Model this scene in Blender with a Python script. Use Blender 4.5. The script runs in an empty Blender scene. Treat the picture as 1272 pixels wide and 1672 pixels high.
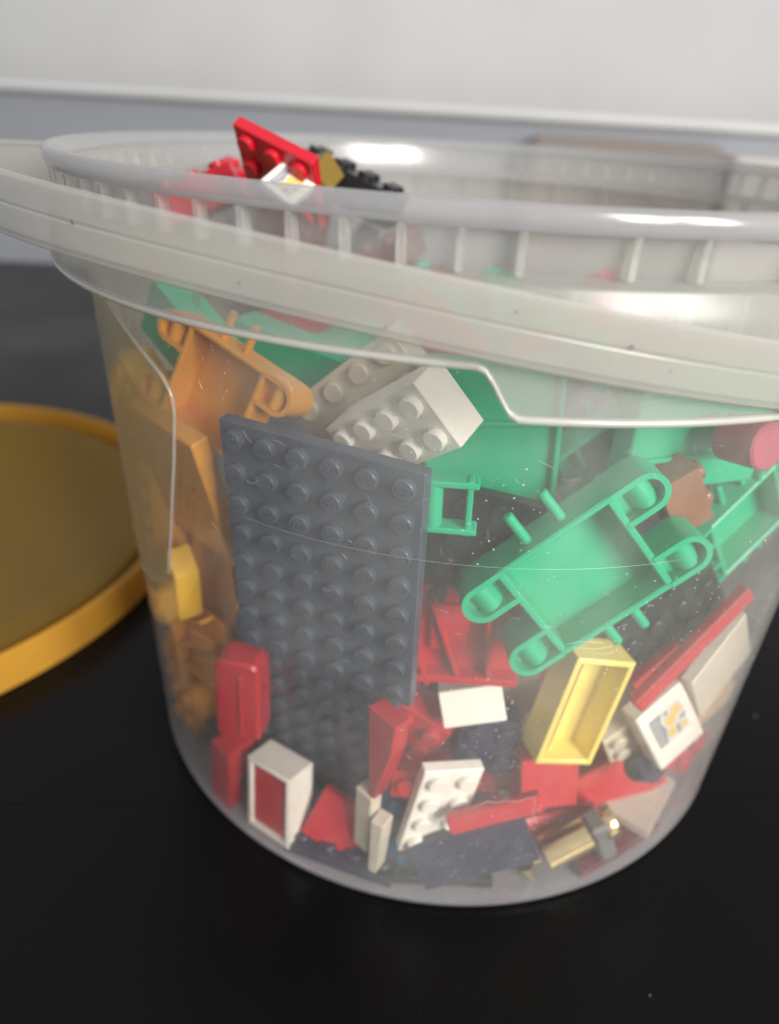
import bpy, bmesh, math, random
from mathutils import Vector, Matrix, Quaternion

# ------------------------------------------------------------------ camera, world, lamps, exposure
S = 0.001                                    # everything below is written in millimetres
scene = bpy.context.scene
COL = scene.collection
cam_data = bpy.data.cameras.new('camera')
cam = bpy.data.objects.new('camera', cam_data)
COL.objects.link(cam)
scene.camera = cam
cam_data.sensor_fit = 'HORIZONTAL'
cam_data.sensor_width = 36.0
cam_data.lens = 36.0 * 1182.23 / 1272.0
cam_data.clip_start = 0.002
cam_data.clip_end = 50.0
_p, _r, _y = math.radians(29.276), math.radians(3.319), math.radians(-5.5554)
_cy, _sy, _cp, _sp, _c, _s = math.cos(_y), math.sin(_y), math.cos(_p), math.sin(_p), math.cos(_r), math.sin(_r)
_r0 = Vector((_cy, -_sy, 0)); _u0 = Vector((_sy*_sp, _cy*_sp, _cp)); _f = Vector((_sy*_cp, _cy*_cp, -_sp))
_X = _c*_r0 + _s*_u0; _Y = _c*_u0 - _s*_r0
m = Matrix((( _X.x, _Y.x, -_f.x, 0), (_X.y, _Y.y, -_f.y, -0.217854), (_X.z, _Y.z, -_f.z, 0.186586), (0, 0, 0, 1)))
cam.matrix_world = m
cam_data.dof.use_dof = True
cam_data.dof.focus_distance = 0.134
cam_data.dof.aperture_fstop = 12.5

world = bpy.data.worlds.new('World'); scene.world = world; world.use_nodes = True
bg = world.node_tree.nodes['Background']
bg.inputs[0].default_value = (0.92, 0.95, 1.0, 1); bg.inputs[1].default_value = 0.5

def window_pane(name, loc, target, sx, sy, power):
    l = bpy.data.lights.new(name, 'AREA'); l.shape = 'RECTANGLE'; l.size = sx; l.size_y = sy
    l.energy = power; l.color = (1.0, 0.955, 0.89)
    o = bpy.data.objects.new(name, l); COL.objects.link(o)
    o.location = loc
    o.rotation_euler = (Vector(target) - Vector(loc)).to_track_quat('-Z', 'Y').to_euler()
    return o
for k, (az, w) in enumerate(((34, 0.2), (48, 0.2))):
    a = math.radians(az); d = 1.15
    window_pane('window_light', (d*math.sin(a), -d*math.cos(a), 0.62), (0, 0, 0.1), w, 0.62, 14.0)

scene.render.engine = 'CYCLES'
scene.cycles.use_denoising = True
scene.cycles.use_adaptive_sampling = True
scene.cycles.adaptive_threshold = 0.025
scene.cycles.diffuse_bounces = 4
scene.cycles.glossy_bounces = 4
scene.cycles.max_bounces = 8
scene.cycles.transparent_max_bounces = 32
scene.cycles.transmission_bounces = 8
scene.cycles.caustics_reflective = False
scene.cycles.caustics_refractive = False
scene.cycles.sample_clamp_indirect = 6
vs = scene.view_settings
vs.view_transform = 'Standard'; vs.look = 'None'; vs.exposure = 0.2; vs.gamma = 1.0; vs.use_curve_mapping = False

# ------------------------------------------------------------------ materials
MATS = {}
def nt_new(name):
    mt = bpy.data.materials.new(name); mt.use_nodes = True
    nt = mt.node_tree; nt.nodes.clear()
    out = nt.nodes.new('ShaderNodeOutputMaterial')
    return mt, nt, out
def N(nt, t, **kw):
    n = nt.nodes.new(t)
    for k, v in kw.items():
        if k.startswith('i_'):
            key = k[2:]
            key = int(key) if key.isdigit() else key.replace('_', ' ')
            n.inputs[key].default_value = v
        else: setattr(n, k, v)
    return n
def ramp(nt, src, a, b, c0=(0,0,0,1), c1=(1,1,1,1)):
    r = nt.nodes.new('ShaderNodeValToRGB'); r.color_ramp.elements[0].position = a; r.color_ramp.elements[1].position = b
    r.color_ramp.elements[0].color = c0; r.color_ramp.elements[1].color = c1
    nt.links.new(src, r.inputs[0]); return r.outputs[0]

def plastic(name, col, rough=0.32, sss=0.0, metal=0.0, wear=0.12):
    mt, nt, out = nt_new(name); L = nt.links.new
    b = N(nt, 'ShaderNodeBsdfPrincipled')
    tc = N(nt, 'ShaderNodeTexCoord')
    n1 = N(nt, 'ShaderNodeTexNoise', i_Scale=170.0, i_Detail=4.0); L(tc.outputs['Object'], n1.inputs['Vector'])
    n2 = N(nt, 'ShaderNodeTexNoise', i_Scale=1500.0, i_Detail=3.0); L(tc.outputs['Object'], n2.inputs['Vector'])
    oi = N(nt, 'ShaderNodeObjectInfo')
    hsv = N(nt, 'ShaderNodeHueSaturation'); hsv.inputs['Color'].default_value = (*col, 1)
    mr = N(nt, 'ShaderNodeMapRange', i_3=0.88, i_4=1.1); L(n1.outputs[0], mr.inputs[0]); L(mr.outputs[0], hsv.inputs['Value'])
    L(hsv.outputs[0], b.inputs['Base Color'])
    mr2 = N(nt, 'ShaderNodeMapRange', i_3=rough-wear, i_4=rough+wear); L(n1.outputs[0], mr2.inputs[0]); L(mr2.outputs[0], b.inputs['Roughness'])
    b.inputs['Metallic'].default_value = metal
    b.inputs['IOR'].default_value = 1.5
    if sss:
        b.inputs['Subsurface Weight'].default_value = sss; b.inputs['Subsurface Radius'].default_value = (1, .8, .6); b.inputs['Subsurface Scale'].default_value = 0.001
    bp = N(nt, 'ShaderNodeBump', i_Strength=0.06, i_Distance=0.0002); L(n2.outputs[0], bp.inputs['Height']); L(bp.outputs[0], b.inputs['Normal'])
    L(b.outputs[0], out.inputs[0]); MATS[name] = mt
    return mt
for nm, c in dict(slate=(.056,.072,.102), black=(.012,.012,.014), white=(.82,.79,.72), cream=(.62,.56,.46), red=(.47,.008,.020),
                  maroon=(.12,.01,.02), green=(.0,.40,.20), lemon=(.80,.66,.16), yellow=(.78,.45,.03), amber=(.70,.31,.035), brown=(.27,.12,.07),
                  navy=(.015,.022,.055), teal=(.01,.09,.16), tan=(.55,.36,.18), olive=(.16,.105,.012), grey=(.16,.16,.16),
                  rose=(.40,.07,.11), print_grey=(.25,.27,.3), print_yellow=(.7,.5,.12), print_pale=(.62,.6,.56)).items():
    plastic(nm, c)
plastic('brass', (.9,.72,.36), rough=.16, metal=1.0, wear=.06)

def clear_plastic(name, tint, haze, graze, rough, body=(.8,.8,.78), specks=True, gloss=1.0, bump=False):
    """thin translucent polypropylene: see-through, a milky share that grows at grazing angles, dust and scuffs"""
    mt, nt, out = nt_new(name); L = nt.links.new
    tc = N(nt, 'ShaderNodeTexCoord')
    tr = N(nt, 'ShaderNodeBsdfTransparent'); tr.inputs[0].default_value = (*tint, 1)
    df = N(nt, 'ShaderNodeBsdfDiffuse'); df.inputs[0].default_value = (*body, 1)
    tl = N(nt, 'ShaderNodeBsdfTranslucent'); tl.inputs[0].default_value = (*body, 1)
    milk = N(nt, 'ShaderNodeMixShader', i_0=0.45); L(df.outputs[0], milk.inputs[1]); L(tl.outputs[0], milk.inputs[2])
    lw = N(nt, 'ShaderNodeLayerWeight', i_Blend=0.5)
    pw = N(nt, 'ShaderNodeMath', operation='POWER', i_1=6.0); L(lw.outputs['Facing'], pw.inputs[0])
    g = N(nt, 'ShaderNodeMath', operation='MULTIPLY_ADD', i_1=graze, i_2=haze); L(pw.outputs[0], g.inputs[0])
    if specks:
     ns = N(nt, 'ShaderNodeTexNoise', i_Scale=34.0, i_Detail=5.0, i_Roughness=.62); L(tc.outputs['Object'], ns.inputs['Vector'])
     mr = N(nt, 'ShaderNodeMapRange', i_1=.3, i_2=.7, i_3=0.35, i_4=1.9); L(ns.outputs[0], mr.inputs[0])
     mul = N(nt, 'ShaderNodeMath', operation='MULTIPLY'); L(g.outputs[0], mul.inputs[0]); L(mr.outputs[0], mul.inputs[1])
     fac = mul.outputs[0]
    else: fac = g.outputs[0]
    if specks:
        for sc, th, lo in ((420.0, .12, .60), (800.0, .16, .57), (170.0, .035, .48)):
            v = N(nt, 'ShaderNodeTexVoronoi', i_Scale=sc); L(tc.outputs['Object'], v.inputs['Vector'])
            lt = N(nt, 'ShaderNodeMath', operation='LESS_THAN', i_1=th); L(v.outputs['Distance'], lt.inputs[0])
            sep = N(nt, 'ShaderNodeSeparateColor'); L(v.outputs['Color'], sep.inputs[0])
            gt = N(nt, 'ShaderNodeMath', operation='GREATER_THAN', i_1=.6); L(sep.outputs[0], gt.inputs[0])
            nm = N(nt, 'ShaderNodeTexNoise', i_Scale=17.0+sc*.01, i_Detail=3.0); L(tc.outputs['Object'], nm.inputs['Vector'])
            gm = N(nt, 'ShaderNodeMath', operation='GREATER_THAN', i_1=lo); L(nm.outputs[0], gm.inputs[0])
            a = N(nt, 'ShaderNodeMath', operation='MULTIPLY'); L(lt.outputs[0], a.inputs[0]); L(gt.outputs[0], a.inputs[1])
            b = N(nt, 'ShaderNodeMath', operation='MULTIPLY'); L(a.outputs[0], b.inputs[0]); L(gm.outputs[0], b.inputs[1])
            st = N(nt, 'ShaderNodeMath', operation='MULTIPLY'); L(b.outputs[0], st.inputs[0]); L(sep.outputs[1], st.inputs[1])
            cc = N(nt, 'ShaderNodeMath', operation='MULTIPLY_ADD', i_1=.7, use_clamp=True); L(st.outputs[0], cc.inputs[0]); L(fac, cc.inputs[2])
            fac = cc.outputs[0]
    mx = N(nt, 'ShaderNodeMixShader'); L(fac, mx.inputs[0]); L(tr.outputs[0], mx.inputs[1]); L(milk.outputs[0], mx.inputs[2])
    gl = N(nt, 'ShaderNodeBsdfGlossy', i_Roughness=rough); gl.inputs[0].default_value = (gloss, gloss, gloss, 1)
    if bump:
     n2 = N(nt, 'ShaderNodeTexNoise', i_Scale=60.0, i_Detail=2.0); L(tc.outputs['Object'], n2.inputs['Vector'])
     bp = N(nt, 'ShaderNodeBump', i_Strength=0.10, i_Distance=0.001); L(n2.outputs[0], bp.inputs['Height']); L(bp.outputs[0], gl.inputs['Normal'])
    p5 = N(nt, 'ShaderNodeMath', operation='POWER', i_1=5.0); L(lw.outputs['Facing'], p5.inputs[0])
    fr = N(nt, 'ShaderNodeMath', operation='MULTIPLY_ADD', i_1=.75, i_2=.035); L(p5.outputs[0], fr.inputs[0])
    fin = N(nt, 'ShaderNodeMixShader'); L(fr.outputs[0], fin.inputs[0]); L(mx.outputs[0], fin.inputs[1]); L(gl.outputs[0], fin.inputs[2])
    L(fin.outputs[0], out.inputs[0]); MATS[name] = mt
    return mt
clear_plastic('bucket_wall', (.99,.985,.975), .095, .2, .09, bump=True)
clear_plastic('bucket_inside', (.99,.985,.975), .065, .2, .16, specks=False)
clear_plastic('bucket_collar', (.98,.98,.975), .34, .25, .2, body=(.58,.58,.57), specks=False)
clear_plastic('bucket_rim', (.97,.97,.96), .52, .30, .14, body=(.52,.52,.535), specks=False)
clear_plastic('bucket_skirt', (.97,.97,.955), .28, .35, .27, body=(.64,.64,.62), specks=False, gloss=.7)
clear_plastic('bucket_bead', (.97,.97,.96), .55, .3, .2, body=(.85,.84,.80), specks=False)
clear_plastic('bucket_rib', (.97,.97,.96), .27, .3, .2, body=(.74,.73,.70), specks=False)
clear_plastic('bucket_base', (.97,.97,.97), .42, .3, .2, body=(.72,.72,.78), specks=False)
clear_plastic('handle_plastic', (.96,.95,.93), .42, .2, .28, body=(.62,.61,.575), specks=False)
clear_plastic('label_film', (.95,.93,.86), .25, .2, .25, body=(.60,.57,.42), specks=False)
clear_plastic('lid_plastic', (.80,.42,.06), .6, .2, .2, body=(.85,.52,.08), specks=False)
clear_plastic('lid_film', (.8,.55,.14), .55, .1, .25, body=(.50,.32,.05), specks=False, gloss=.45)
clear_plastic('scuff', (1,1,1), .22, 0, .4, body=(.9,.9,.88), specks=False)

def table_material():
    mt, nt, out = nt_new('black_table'); L = nt.links.new
    tc = N(nt, 'ShaderNodeTexCoord'); b = N(nt, 'ShaderNodeBsdfPrincipled')
    n = N(nt, 'ShaderNodeTexNoise', i_Scale=9.0, i_Detail=6.0); L(tc.outputs['Object'], n.inputs['Vector'])
    v = N(nt, 'ShaderNodeTexVoronoi', i_Scale=120.0); L(tc.outputs['Object'], v.inputs['Vector'])
    lt = N(nt, 'ShaderNodeMath', operation='LESS_THAN', i_1=.055); L(v.outputs['Distance'], lt.inputs[0])
    sep = N(nt, 'ShaderNodeSeparateColor'); L(v.outputs['Color'], sep.inputs[0])
    gt = N(nt, 'ShaderNodeMath', operation='GREATER_THAN', i_1=.86); L(sep.outputs[0], gt.inputs[0])
    mu = N(nt, 'ShaderNodeMath', operation='MULTIPLY'); L(lt.outputs[0], mu.inputs[0]); L(gt.outputs[0], mu.inputs[1])
    cm = N(nt, 'ShaderNodeMix', data_type='RGBA'); cm.inputs[6].default_value = (.0028,.0028,.0032,1); cm.inputs[7].default_value = (.12,.115,.105,1)
    L(mu.outputs[0], cm.inputs[0]); L(cm.outputs[2], b.inputs['Base Color'])
    mr = N(nt, 'ShaderNodeMapRange', i_1=.3, i_2=.7, i_3=.18, i_4=.34); L(n.outputs[0], mr.inputs[0]); L(mr.outputs[0], b.inputs['Roughness'])
    b.inputs['Specular IOR Level'].default_value = .13
    L(b.outputs[0], out.inputs[0]); MATS['black_table'] = mt
table_material()
def wall_material(name, c, rough=.7):
    mt, nt, out = nt_new(name); L = nt.links.new
    tc = N(nt, 'ShaderNodeTexCoord'); b = N(nt, 'ShaderNodeBsdfPrincipled', i_Roughness=rough)
    n = N(nt, 'ShaderNodeTexNoise', i_Scale=4.0, i_Detail=5.0); L(tc.outputs['Object'], n.inputs['Vector'])
    h = N(nt, 'ShaderNodeHueSaturation'); h.inputs['Color'].default_value = (*c, 1)
    mr = N(nt, 'ShaderNodeMapRange', i_3=.9, i_4=1.1); L(n.outputs[0], mr.inputs[0]); L(mr.outputs[0], h.inputs['Value']); L(h.outputs[0], b.inputs['Base Color'])
    L(b.outputs[0], out.inputs[0]); MATS[name] = mt
wall_material('wall_paint', (.80,.79,.775)); wall_material('ledge_paint', (.74,.74,.73), .4)
wall_material('panel_paint', (.36,.375,.41)); wall_material('brown_board', (.28,.24,.21)); wall_material('pale_box', (.66,.62,.57))

# ------------------------------------------------------------------ mesh helpers (mm in, metres out)
def to_mesh(name, bm, smooth=35):
    me = bpy.data.meshes.new(name)
    bmesh.ops.recalc_face_normals(bm, faces=bm.faces)
    for v in bm.verts: v.co *= S
    bm.to_mesh(me); bm.free()
    for p in me.polygons: p.use_smooth = True
    me.set_sharp_from_angle(angle=math.radians(smooth))
    return me
def link(name, me, mat, parent=None):
    o = bpy.data.objects.new(name, me); COL.objects.link(o)
    if not me.materials: me.materials.append(None)
    sl = o.material_slots[0]; sl.link = 'OBJECT'; sl.material = MATS[mat]
    if parent is not None: o.parent = parent
    return o
def thing(name, label, cat, loc=(0,0,0), quat=None, group=None):
    o = bpy.data.objects.new(name, None); COL.objects.link(o); o.empty_display_size = .005
    o.location = Vector(loc)*S
    if quat: o.rotation_mode = 'QUATERNION'; o.rotation_quaternion = quat
    o['label'] = label; o['category'] = cat
    if group: o['group'] = group
    return o
def bm_box(bm, sx, sy, sz, c=(0,0,0), bev=.25, rot=None):
    r = bmesh.ops.create_cube(bm, size=1.0)
    vs_ = r['verts']
    for v in vs_: v.co = Vector((v.co.x*sx, v.co.y*sy, v.co.z*sz))
    if bev:
        es = list({e for v in vs_ for e in v.link_edges})
        rb = bmesh.ops.bevel(bm, geom=es, offset=bev, segments=1, affect='EDGES', profile=.5)
        vs_ = list({v for f in rb['faces'] for v in f.verts} | {v for v in vs_ if v.is_valid})
    for v in vs_:
        if rot is not None: v.co = rot @ v.co
        v.co += Vector(c)
    return vs_
def bm_cyl(bm, r, h, c=(0,0,0), seg=20, rot=None, r2=None, bev=0):
    """closed cylinder or cone along +z from c"""
    prof = [(r, 0), (r if r2 is None else r2, h)]
    if bev: prof = [(r, 0), (r, h-bev), (r-bev, h)]
    rings = []
    for (rr, z) in prof:
        ring = []
        for k in range(seg):
            a = 2*math.pi*k/seg
            p = Vector((rr*math.cos(a), rr*math.sin(a), z))
            if rot is not None: p = rot @ p
            ring.append(bm.verts.new(p + Vector(c)))
        rings.append(ring)
    for a, b in zip(rings, rings[1:]):
        for k in range(seg): bm.faces.new((a[k], a[(k+1) % seg], b[(k+1) % seg], b[k]))
    bm.faces.new(list(reversed(rings[0]))); bm.faces.new(rings[-1])
def bm_prism(bm, poly, th, z0=0, bev=.3):
    a = [bm.verts.new((x, y, z0)) for x, y in poly]; b = [bm.verts.new((x, y, z0+th)) for x, y in poly]
    n = len(poly); fs = [bm.faces.new(list(reversed(a))), bm.faces.new(b)]
    for k in range(n): fs.append(bm.faces.new((a[k], a[(k+1) % n], b[(k+1) % n], b[k])))
    if bev:
        es = list({e for f in fs for e in f.edges})
        bmesh.ops.bevel(bm, geom=es, offset=bev, segments=1, affect='EDGES', profile=.5)
def lathe(bm, prof, seg=240, a0=0, a1=360, rfun=None):
    """closed profile [(r,z)...] turned about z"""
    full = abs(a1-a0) >= 360
    n = seg if full else seg+1
    rings = []
    for k in range(n):
        a = math.radians(a0 + (a1-a0)*k/seg)
        ring = [bm.verts.new((r*math.sin(a), -r*math.cos(a), z)) for r, z in (rfun(math.degrees(a)) if rfun else prof)]
        rings.append(ring)
    m_ = len(rings[0])
    for k in range(n if full else n-1):
        A, B = rings[k], rings[(k+1) % n]
        for j in range(m_): bm.faces.new((A[j], B[j], B[(j+1) % m_], A[(j+1) % m_]))
    if not full:
        bm.faces.new(rings[0]); bm.faces.new(list(reversed(rings[-1])))
def bm_tube(bm, pts, r, seg=8):
    pts = [Vector(p) for p in pts]; rings = []
    for i, p in enumerate(pts):
        t = (pts[min(i+1, len(pts)-1)] - pts[max(i-1, 0)]).normalized()
        u = t.cross(Vector((0, 0, 1)) if abs(t.z) < .9 else Vector((1, 0, 0))).normalized(); w = t.cross(u)
        rings.append([bm.verts.new(p + r*(math.cos(2*math.pi*k/seg)*u + math.sin(2*math.pi*k/seg)*w)) for k in range(seg)])
    for A, B in zip(rings, rings[1:]):
        for k in range(seg): bm.faces.new((A[k], A[(k+1) % seg], B[(k+1) % seg], B[k]))
    bm.faces.new(rings[0]); bm.faces.new(list(reversed(rings[-1])))
def pol(th, r, z):
    a = math.radians(th); return Vector((r*math.sin(a), -r*math.cos(a), z))
def wall_r(z): return 99.3 + 5.4*z/176

# ------------------------------------------------------------------ the place: table and what stands behind it
def box_obj(name, sx, sy, sz, c, mat, bev=1.0, rz=0, parent=None):
    bm = bmesh.new(); bm_box(bm, sx, sy, sz, (0, 0, 0), bev)
    o = link(name, to_mesh(name, bm), mat, parent); o.location = Vector(c)*S; o.rotation_euler.z = math.radians(rz)
    return o
sa = 10.4                                                   # direction of the joint between the two table boards
table = thing('table', 'glossy black table top of two boards under the bucket', 'table', (0, 0, 0))
sd = Vector((math.cos(math.radians(sa)), math.sin(math.radians(sa)), 0)); sn = Vector((-sd.y, sd.x, 0))
seam = Vector((-92, -81.4, 0))
for off, wd in ((1, 780), (-1, 520)):
    c = seam + sn*off*(wd/2+.1) + sd*120
    box_obj('table_board', 2600, wd, 22, (c.x, c.y, -11.0), 'black_table', 0, sa, table)
def bgthing(o, label, cat):
    o['label'] = label; o['category'] = cat; return o
wall_o = box_obj('wall', 6000, 60, 2600, (0, 1560, 700), 'wall_paint', 0, -1.0); wall_o['kind'] = 'structure'
wall_o['label'] = 'pale grey wall far behind the bucket'
floor_o = box_obj('floor', 6000, 5000, 20, (0, 300, -740), 'brown_board', 0); floor_o['kind'] = 'structure'
cab = thing('cabinet', 'blurred grey cabinet with a pale ledge behind the bucket', 'cabinet', (-150, 1150, -730))
box_obj('cabinet_front', 3000, 300, 906, (0, 0, 453), 'panel_paint', 3, -1.2, cab)
box_obj('ledge', 3060, 318, 14, (0, -6, 913.5), 'ledge_paint', 5, -1.2, cab)
bx = bgthing(box_obj('storage_box', 260, 120, 894, (185, 955, -286), 'brown_board', 12, -2), 'blurred brown storage box behind the right side of the bucket', 'box')
bx = bgthing(box_obj('pale_carton', 300, 120, 880, (475, 930, -290), 'pale_box', 4, -4), 'blurred pale carton at the far right behind the bucket', 'box')

# ------------------------------------------------------------------ the yellow lid beside the bucket
lid = thing('round_tray', 'round orange yellow plastic lid lying on the table left of the bucket', 'lid', (-265.3, 34.9, 0))
bm = bmesh.new(); R0 = 139.5
lathe(bm, [(R0-4.5, 3.4), (R0-3.2, 13.0), (R0-1.6, 14.2), (R0, 13.2), (R0+1.6, .6), (R0+.4, .1), (R0-1.4, 1.6)], 200)
link('lid_rim', to_mesh('lid_rim', bm), 'lid_plastic', lid)
bm = bmesh.new(); lathe(bm, [(.5, 6.8), (R0-30, 6.8), (R0-28, 7.8), (R0-12, 7.8), (R0-9, 4.2), (R0-4, 4.2), (R0-4, 3.0), (R0-10, 3.0), (R0-13, 6.6), (R0-27, 6.6), (R0-29, 5.6), (.5, 5.6)], 200)
link('lid_panel', to_mesh('lid_panel', bm), 'lid_film', lid)

# ------------------------------------------------------------------ the bucket
bucket = thing('bucket', 'clear plastic bucket with white strap handle full of toy bricks on the black table', 'bucket', (0, 0, 0))
T = 1.2
bm = bmesh.new()
lathe(bm, [(wall_r(3), 3.0), (wall_r(60), 60), (wall_r(120), 120), (wall_r(163), 163),
           (wall_r(163)-T, 163), (wall_r(120)-T, 120), (wall_r(60)-T, 60), (wall_r(3)-T, 3.0)], 240)
wall_me = to_mesh('bucket_wall', bm, 50)
bw = link('bucket_wall', wall_me, 'bucket_wall', bucket)
wall_me.materials.append(MATS['bucket_inside'])
for p in wall_me.polygons:
    if p.normal.x*p.center.x + p.normal.y*p.center.y < 0: p.material_index = 1
bm = bmesh.new()
lathe(bm, [(wall_r(163)+.02, 163.05), (106.3, 165.6), (107.4, 172.6), (106.2, 172.8), (105.1, 166.3), (wall_r(163)-T+.02, 163.05)], 240)
link('collar', to_mesh('collar', bm, 50), 'bucket_collar', bucket)
bm = bmesh.new()
lathe(bm, [(wall_r(3)+.02, 2.95), (99.0, 1.2), (98.2, .25), (96.6, .05), (95.4, .5), (94.6, 1.0), (.3, 1.0), (.3, 0.999+1.0), (95.6, 2.0), (wall_r(3)-T, 2.95)], 288)
link('bucket_base', to_mesh('bucket_base', bm, 50), 'bucket_base', bucket)
bm = bmesh.new()
lathe(bm, [(106.25, 172.85), (107.5, 172.65), (109.6, 172.3), (110.2, 173.2), (110.15, 175.1), (109.4, 175.9), (108.2, 175.95), (107.2, 175.4)], 288)
rim = link('rim', to_mesh('rim', bm, 60), 'bucket_rim', bucket)
def skirt_z(th):
    """lower edge of the skirt; drops where the handle is hinged"""
    z = 153.1
    for c in (30.5, 210.5):
        dlt = abs((th - c + 180) % 360 - 180)
        t = max(0, min(1, (29.6 - dlt)/3.6)); t = t*t*(3-2*t)
        z = min(z, 153.1 - 7.8*t)
    return z
bm = bmesh.new()
def skirt_prof(th):
    zb = skirt_z(th); f = lambda z: 110.6 + 1.6*(165-z)/20
    return [(105.6, 165.9), (109.9, 165.7), (110.7, 165.0), (f(159), 159), (f(zb), zb), (f(zb)-1.05, zb), (f(159)-1.05, 159), (109.5, 164.6), (105.5, 164.7)]
lathe(bm, None, 480, rfun=skirt_prof)
skirt = link('skirt', to_mesh('skirt', bm, 60), 'bucket_skirt', bucket)
bm = bmesh.new(); rings = []
for k in range(480):
    th = k*.75; zb = skirt_z(th); r = 110.6 + 1.6*(165-zb)/20 - .5
    ring = [bm.verts.new(pol(th, r + .75*math.cos(a), zb + .75*math.sin(a))) for a in (math.radians(60*j) for j in range(6))]
    rings.append(ring)
for k in range(480):
    A, Bq = rings[k], rings[(k+1) % 480]
    for j in range(6): bm.faces.new((A[j], Bq[j], Bq[(j+1) % 6], A[(j+1) % 6]))
link('skirt_edge', to_mesh('skirt_edge', bm, 80), 'bucket_bead', skirt)
# ribs: upper gusset between lip and ledge, thinner fin under the ledge
bm = bmesh.new(); bm_prism(bm, [(106.2, 166.0), (109.6, 166.0), (109.0, 169.6), (109.7, 172.2), (106.9, 172.2)], 1.1, -.55, .25)
rib_me = to_mesh('rib', bm)
bm = bmesh.new(); bm_prism(bm, [(104.9, 164.5), (109.4, 164.5), (109.6, 156.0), (108.6, 154.6), (107.0, 160), (104.9, 162)], .6, -.3, .12)
fin_me = to_mesh('fin', bm)
def radial(o, th):          # profile (r, z) in the mesh's xy plane -> stand it on the wall at angle th
    a = math.radians(th)
    e1 = Vector((math.sin(a), -math.cos(a), 0)); e2 = Vector((0, 0, 1)); e3 = e1.cross(e2)
    mt = Matrix.Identity(4)
    for i in range(3): mt[i][0], mt[i][1], mt[i][2] = e1[i], e2[i], e3[i]
    o.matrix_local = mt
k = 0
for th in [3.2-4.6*i for i in range(39)] + [11.7, 17.3] + [26+4.6*i for i in range(34)]:
    o = link('rib', rib_me, 'bucket_rib', bucket); radial(o, th)
    k += 1
for th in [-85+9.95*i for i in range(9)] + [3.2, 7.8, 11.7, 17.3, 22, 26.6, 31.2, 35.8, 40.4, 45] + [55+9.95*i for i in range(20)]:
    o = link('fin', fin_me, 'bucket_rib', bucket); radial(o, th)
# mould line round the wall
bm = bmesh.new()
lathe(bm, [(wall_r(112)+.02, 111.96), (wall_r(112)+.05, 112.0), (wall_r(112)+.02, 112.04)], 120, -24, 27)
link('mould_line', to_mesh('mould_line', bm), 'scuff', bucket)
# scratches and a jagged chip, each a short raised stroke on the wall
def stroke(pts, r):
    bm = bmesh.new(); bm_tube(bm, [pol(t, wall_r(z)+.03, z) for t, z in pts], r*.6, 5)
    link('scratch', to_mesh('scratch', bm), 'scuff', bucket)
SCR = [([(7.93, 43.71), (8.93, 44.87), (10.31, 44.2), (11.42, 45.03), (13.16, 44.39), (14.1, 45.35), (15.26, 45.79), (15.67, 43.23), (15.62, 40.06), (16.78, 35.3)], 0.16), ([(14.73, 93.25), (16.5, 93.83), (19.26, 92.82)], 0.09), ([(15.54, 92.5), (18.3, 91.38), (20.58, 91.67)], 0.09), ([(16.79, 91.32), (19.66, 89.73), (21.06, 89.86)], 0.07), ([(-23.15, 120.85), (-22.4, 120.57), (-21.34, 121.95)], 0.1), ([(-18.27, 144.13), (-17.24, 143.7), (-16.73, 141.83)], 0.08), ([(7.78, 134.78), (9.39, 133.35)], 0.07), ([(17.6, 105.99), (18.49, 105.25)], 0.1), ([(-3.6, 155.86), (-2.94, 155.49)], 0.06), ([(5.71, 131.23), (6.28, 130.08)], 0.07), ([(-11.23, 110.13), (-10.8, 109.32)], 0.08)]
for pts, r in SCR: stroke(pts, r)
rng = random.Random(11)
bm = bmesh.new()
for k in range(150):
    th = rng.uniform(-55, 60); z = rng.choice((rng.uniform(8, 150), rng.gauss(95, 25), rng.gauss(130, 10)))
    if not 6 < z < 150: continue
    ln = rng.uniform(.5, 3.2); a = rng.gauss(0, .9); r = rng.uniform(.018, .045)
    p, q = [], rng.uniform(-.5, .5)
    for i in range(4):
        u = (i/3-.5)*ln; w = q*(u*u)/ln
        zz = z + u*math.sin(a) + w*math.cos(a)
        p.append(pol(th + (u*math.cos(a) - w*math.sin(a))/1.8, wall_r(zz)+.02, zz))
    bm_tube(bm, p, r, 4)
sc_o = link('fine_scratches', to_mesh('fine_scratches', bm), 'scuff', bucket); sc_o['kind'] = 'stuff'
# label on the left side of the wall
def label_edge(z):
    K = [(70, -56), (76, -46), (82, -41.8), (87, -40.6), (101, -38.1), (118, -35.4), (130, -33.9), (134, -34.0), (137.4, -35.6), (141.5, -40.4), (146.5, -46.8), (150.5, -52)]
    for (z0, t0), (z1, t1) in zip(K, K[1:]):
        if z0 <= z <= z1: return t0 + (t1-t0)*(z-z0)/(z1-z0)
    return K[-1][1]
bm = bmesh.new(); rows = []
zs = [70 + 80.5*i/60 for i in range(61)]
for side in (.12, .45):
    rr = []
    for z in zs:
        e = label_edge(z); rr.append([bm.verts.new(pol(e + (-118-e)*j/30, wall_r(z)+side, z)) for j in range(31)])
    for A, Bq in zip(rr, rr[1:]):
        for j in range(30): bm.faces.new((A[j], A[j+1], Bq[j+1], Bq[j]))
    rows.append(rr)
lab = link('label', to_mesh('label', bm, 60), 'label_film', bucket)
lab['label'] = 'greyish translucent label film on the left side of the bucket'
bm = bmesh.new(); bm_tube(bm, [pol(label_edge(z), wall_r(z)+.35, z) for z in zs], .42, 8)
link('label_border', to_mesh('label_border', bm, 80), 'bucket_rib', lab)
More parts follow.
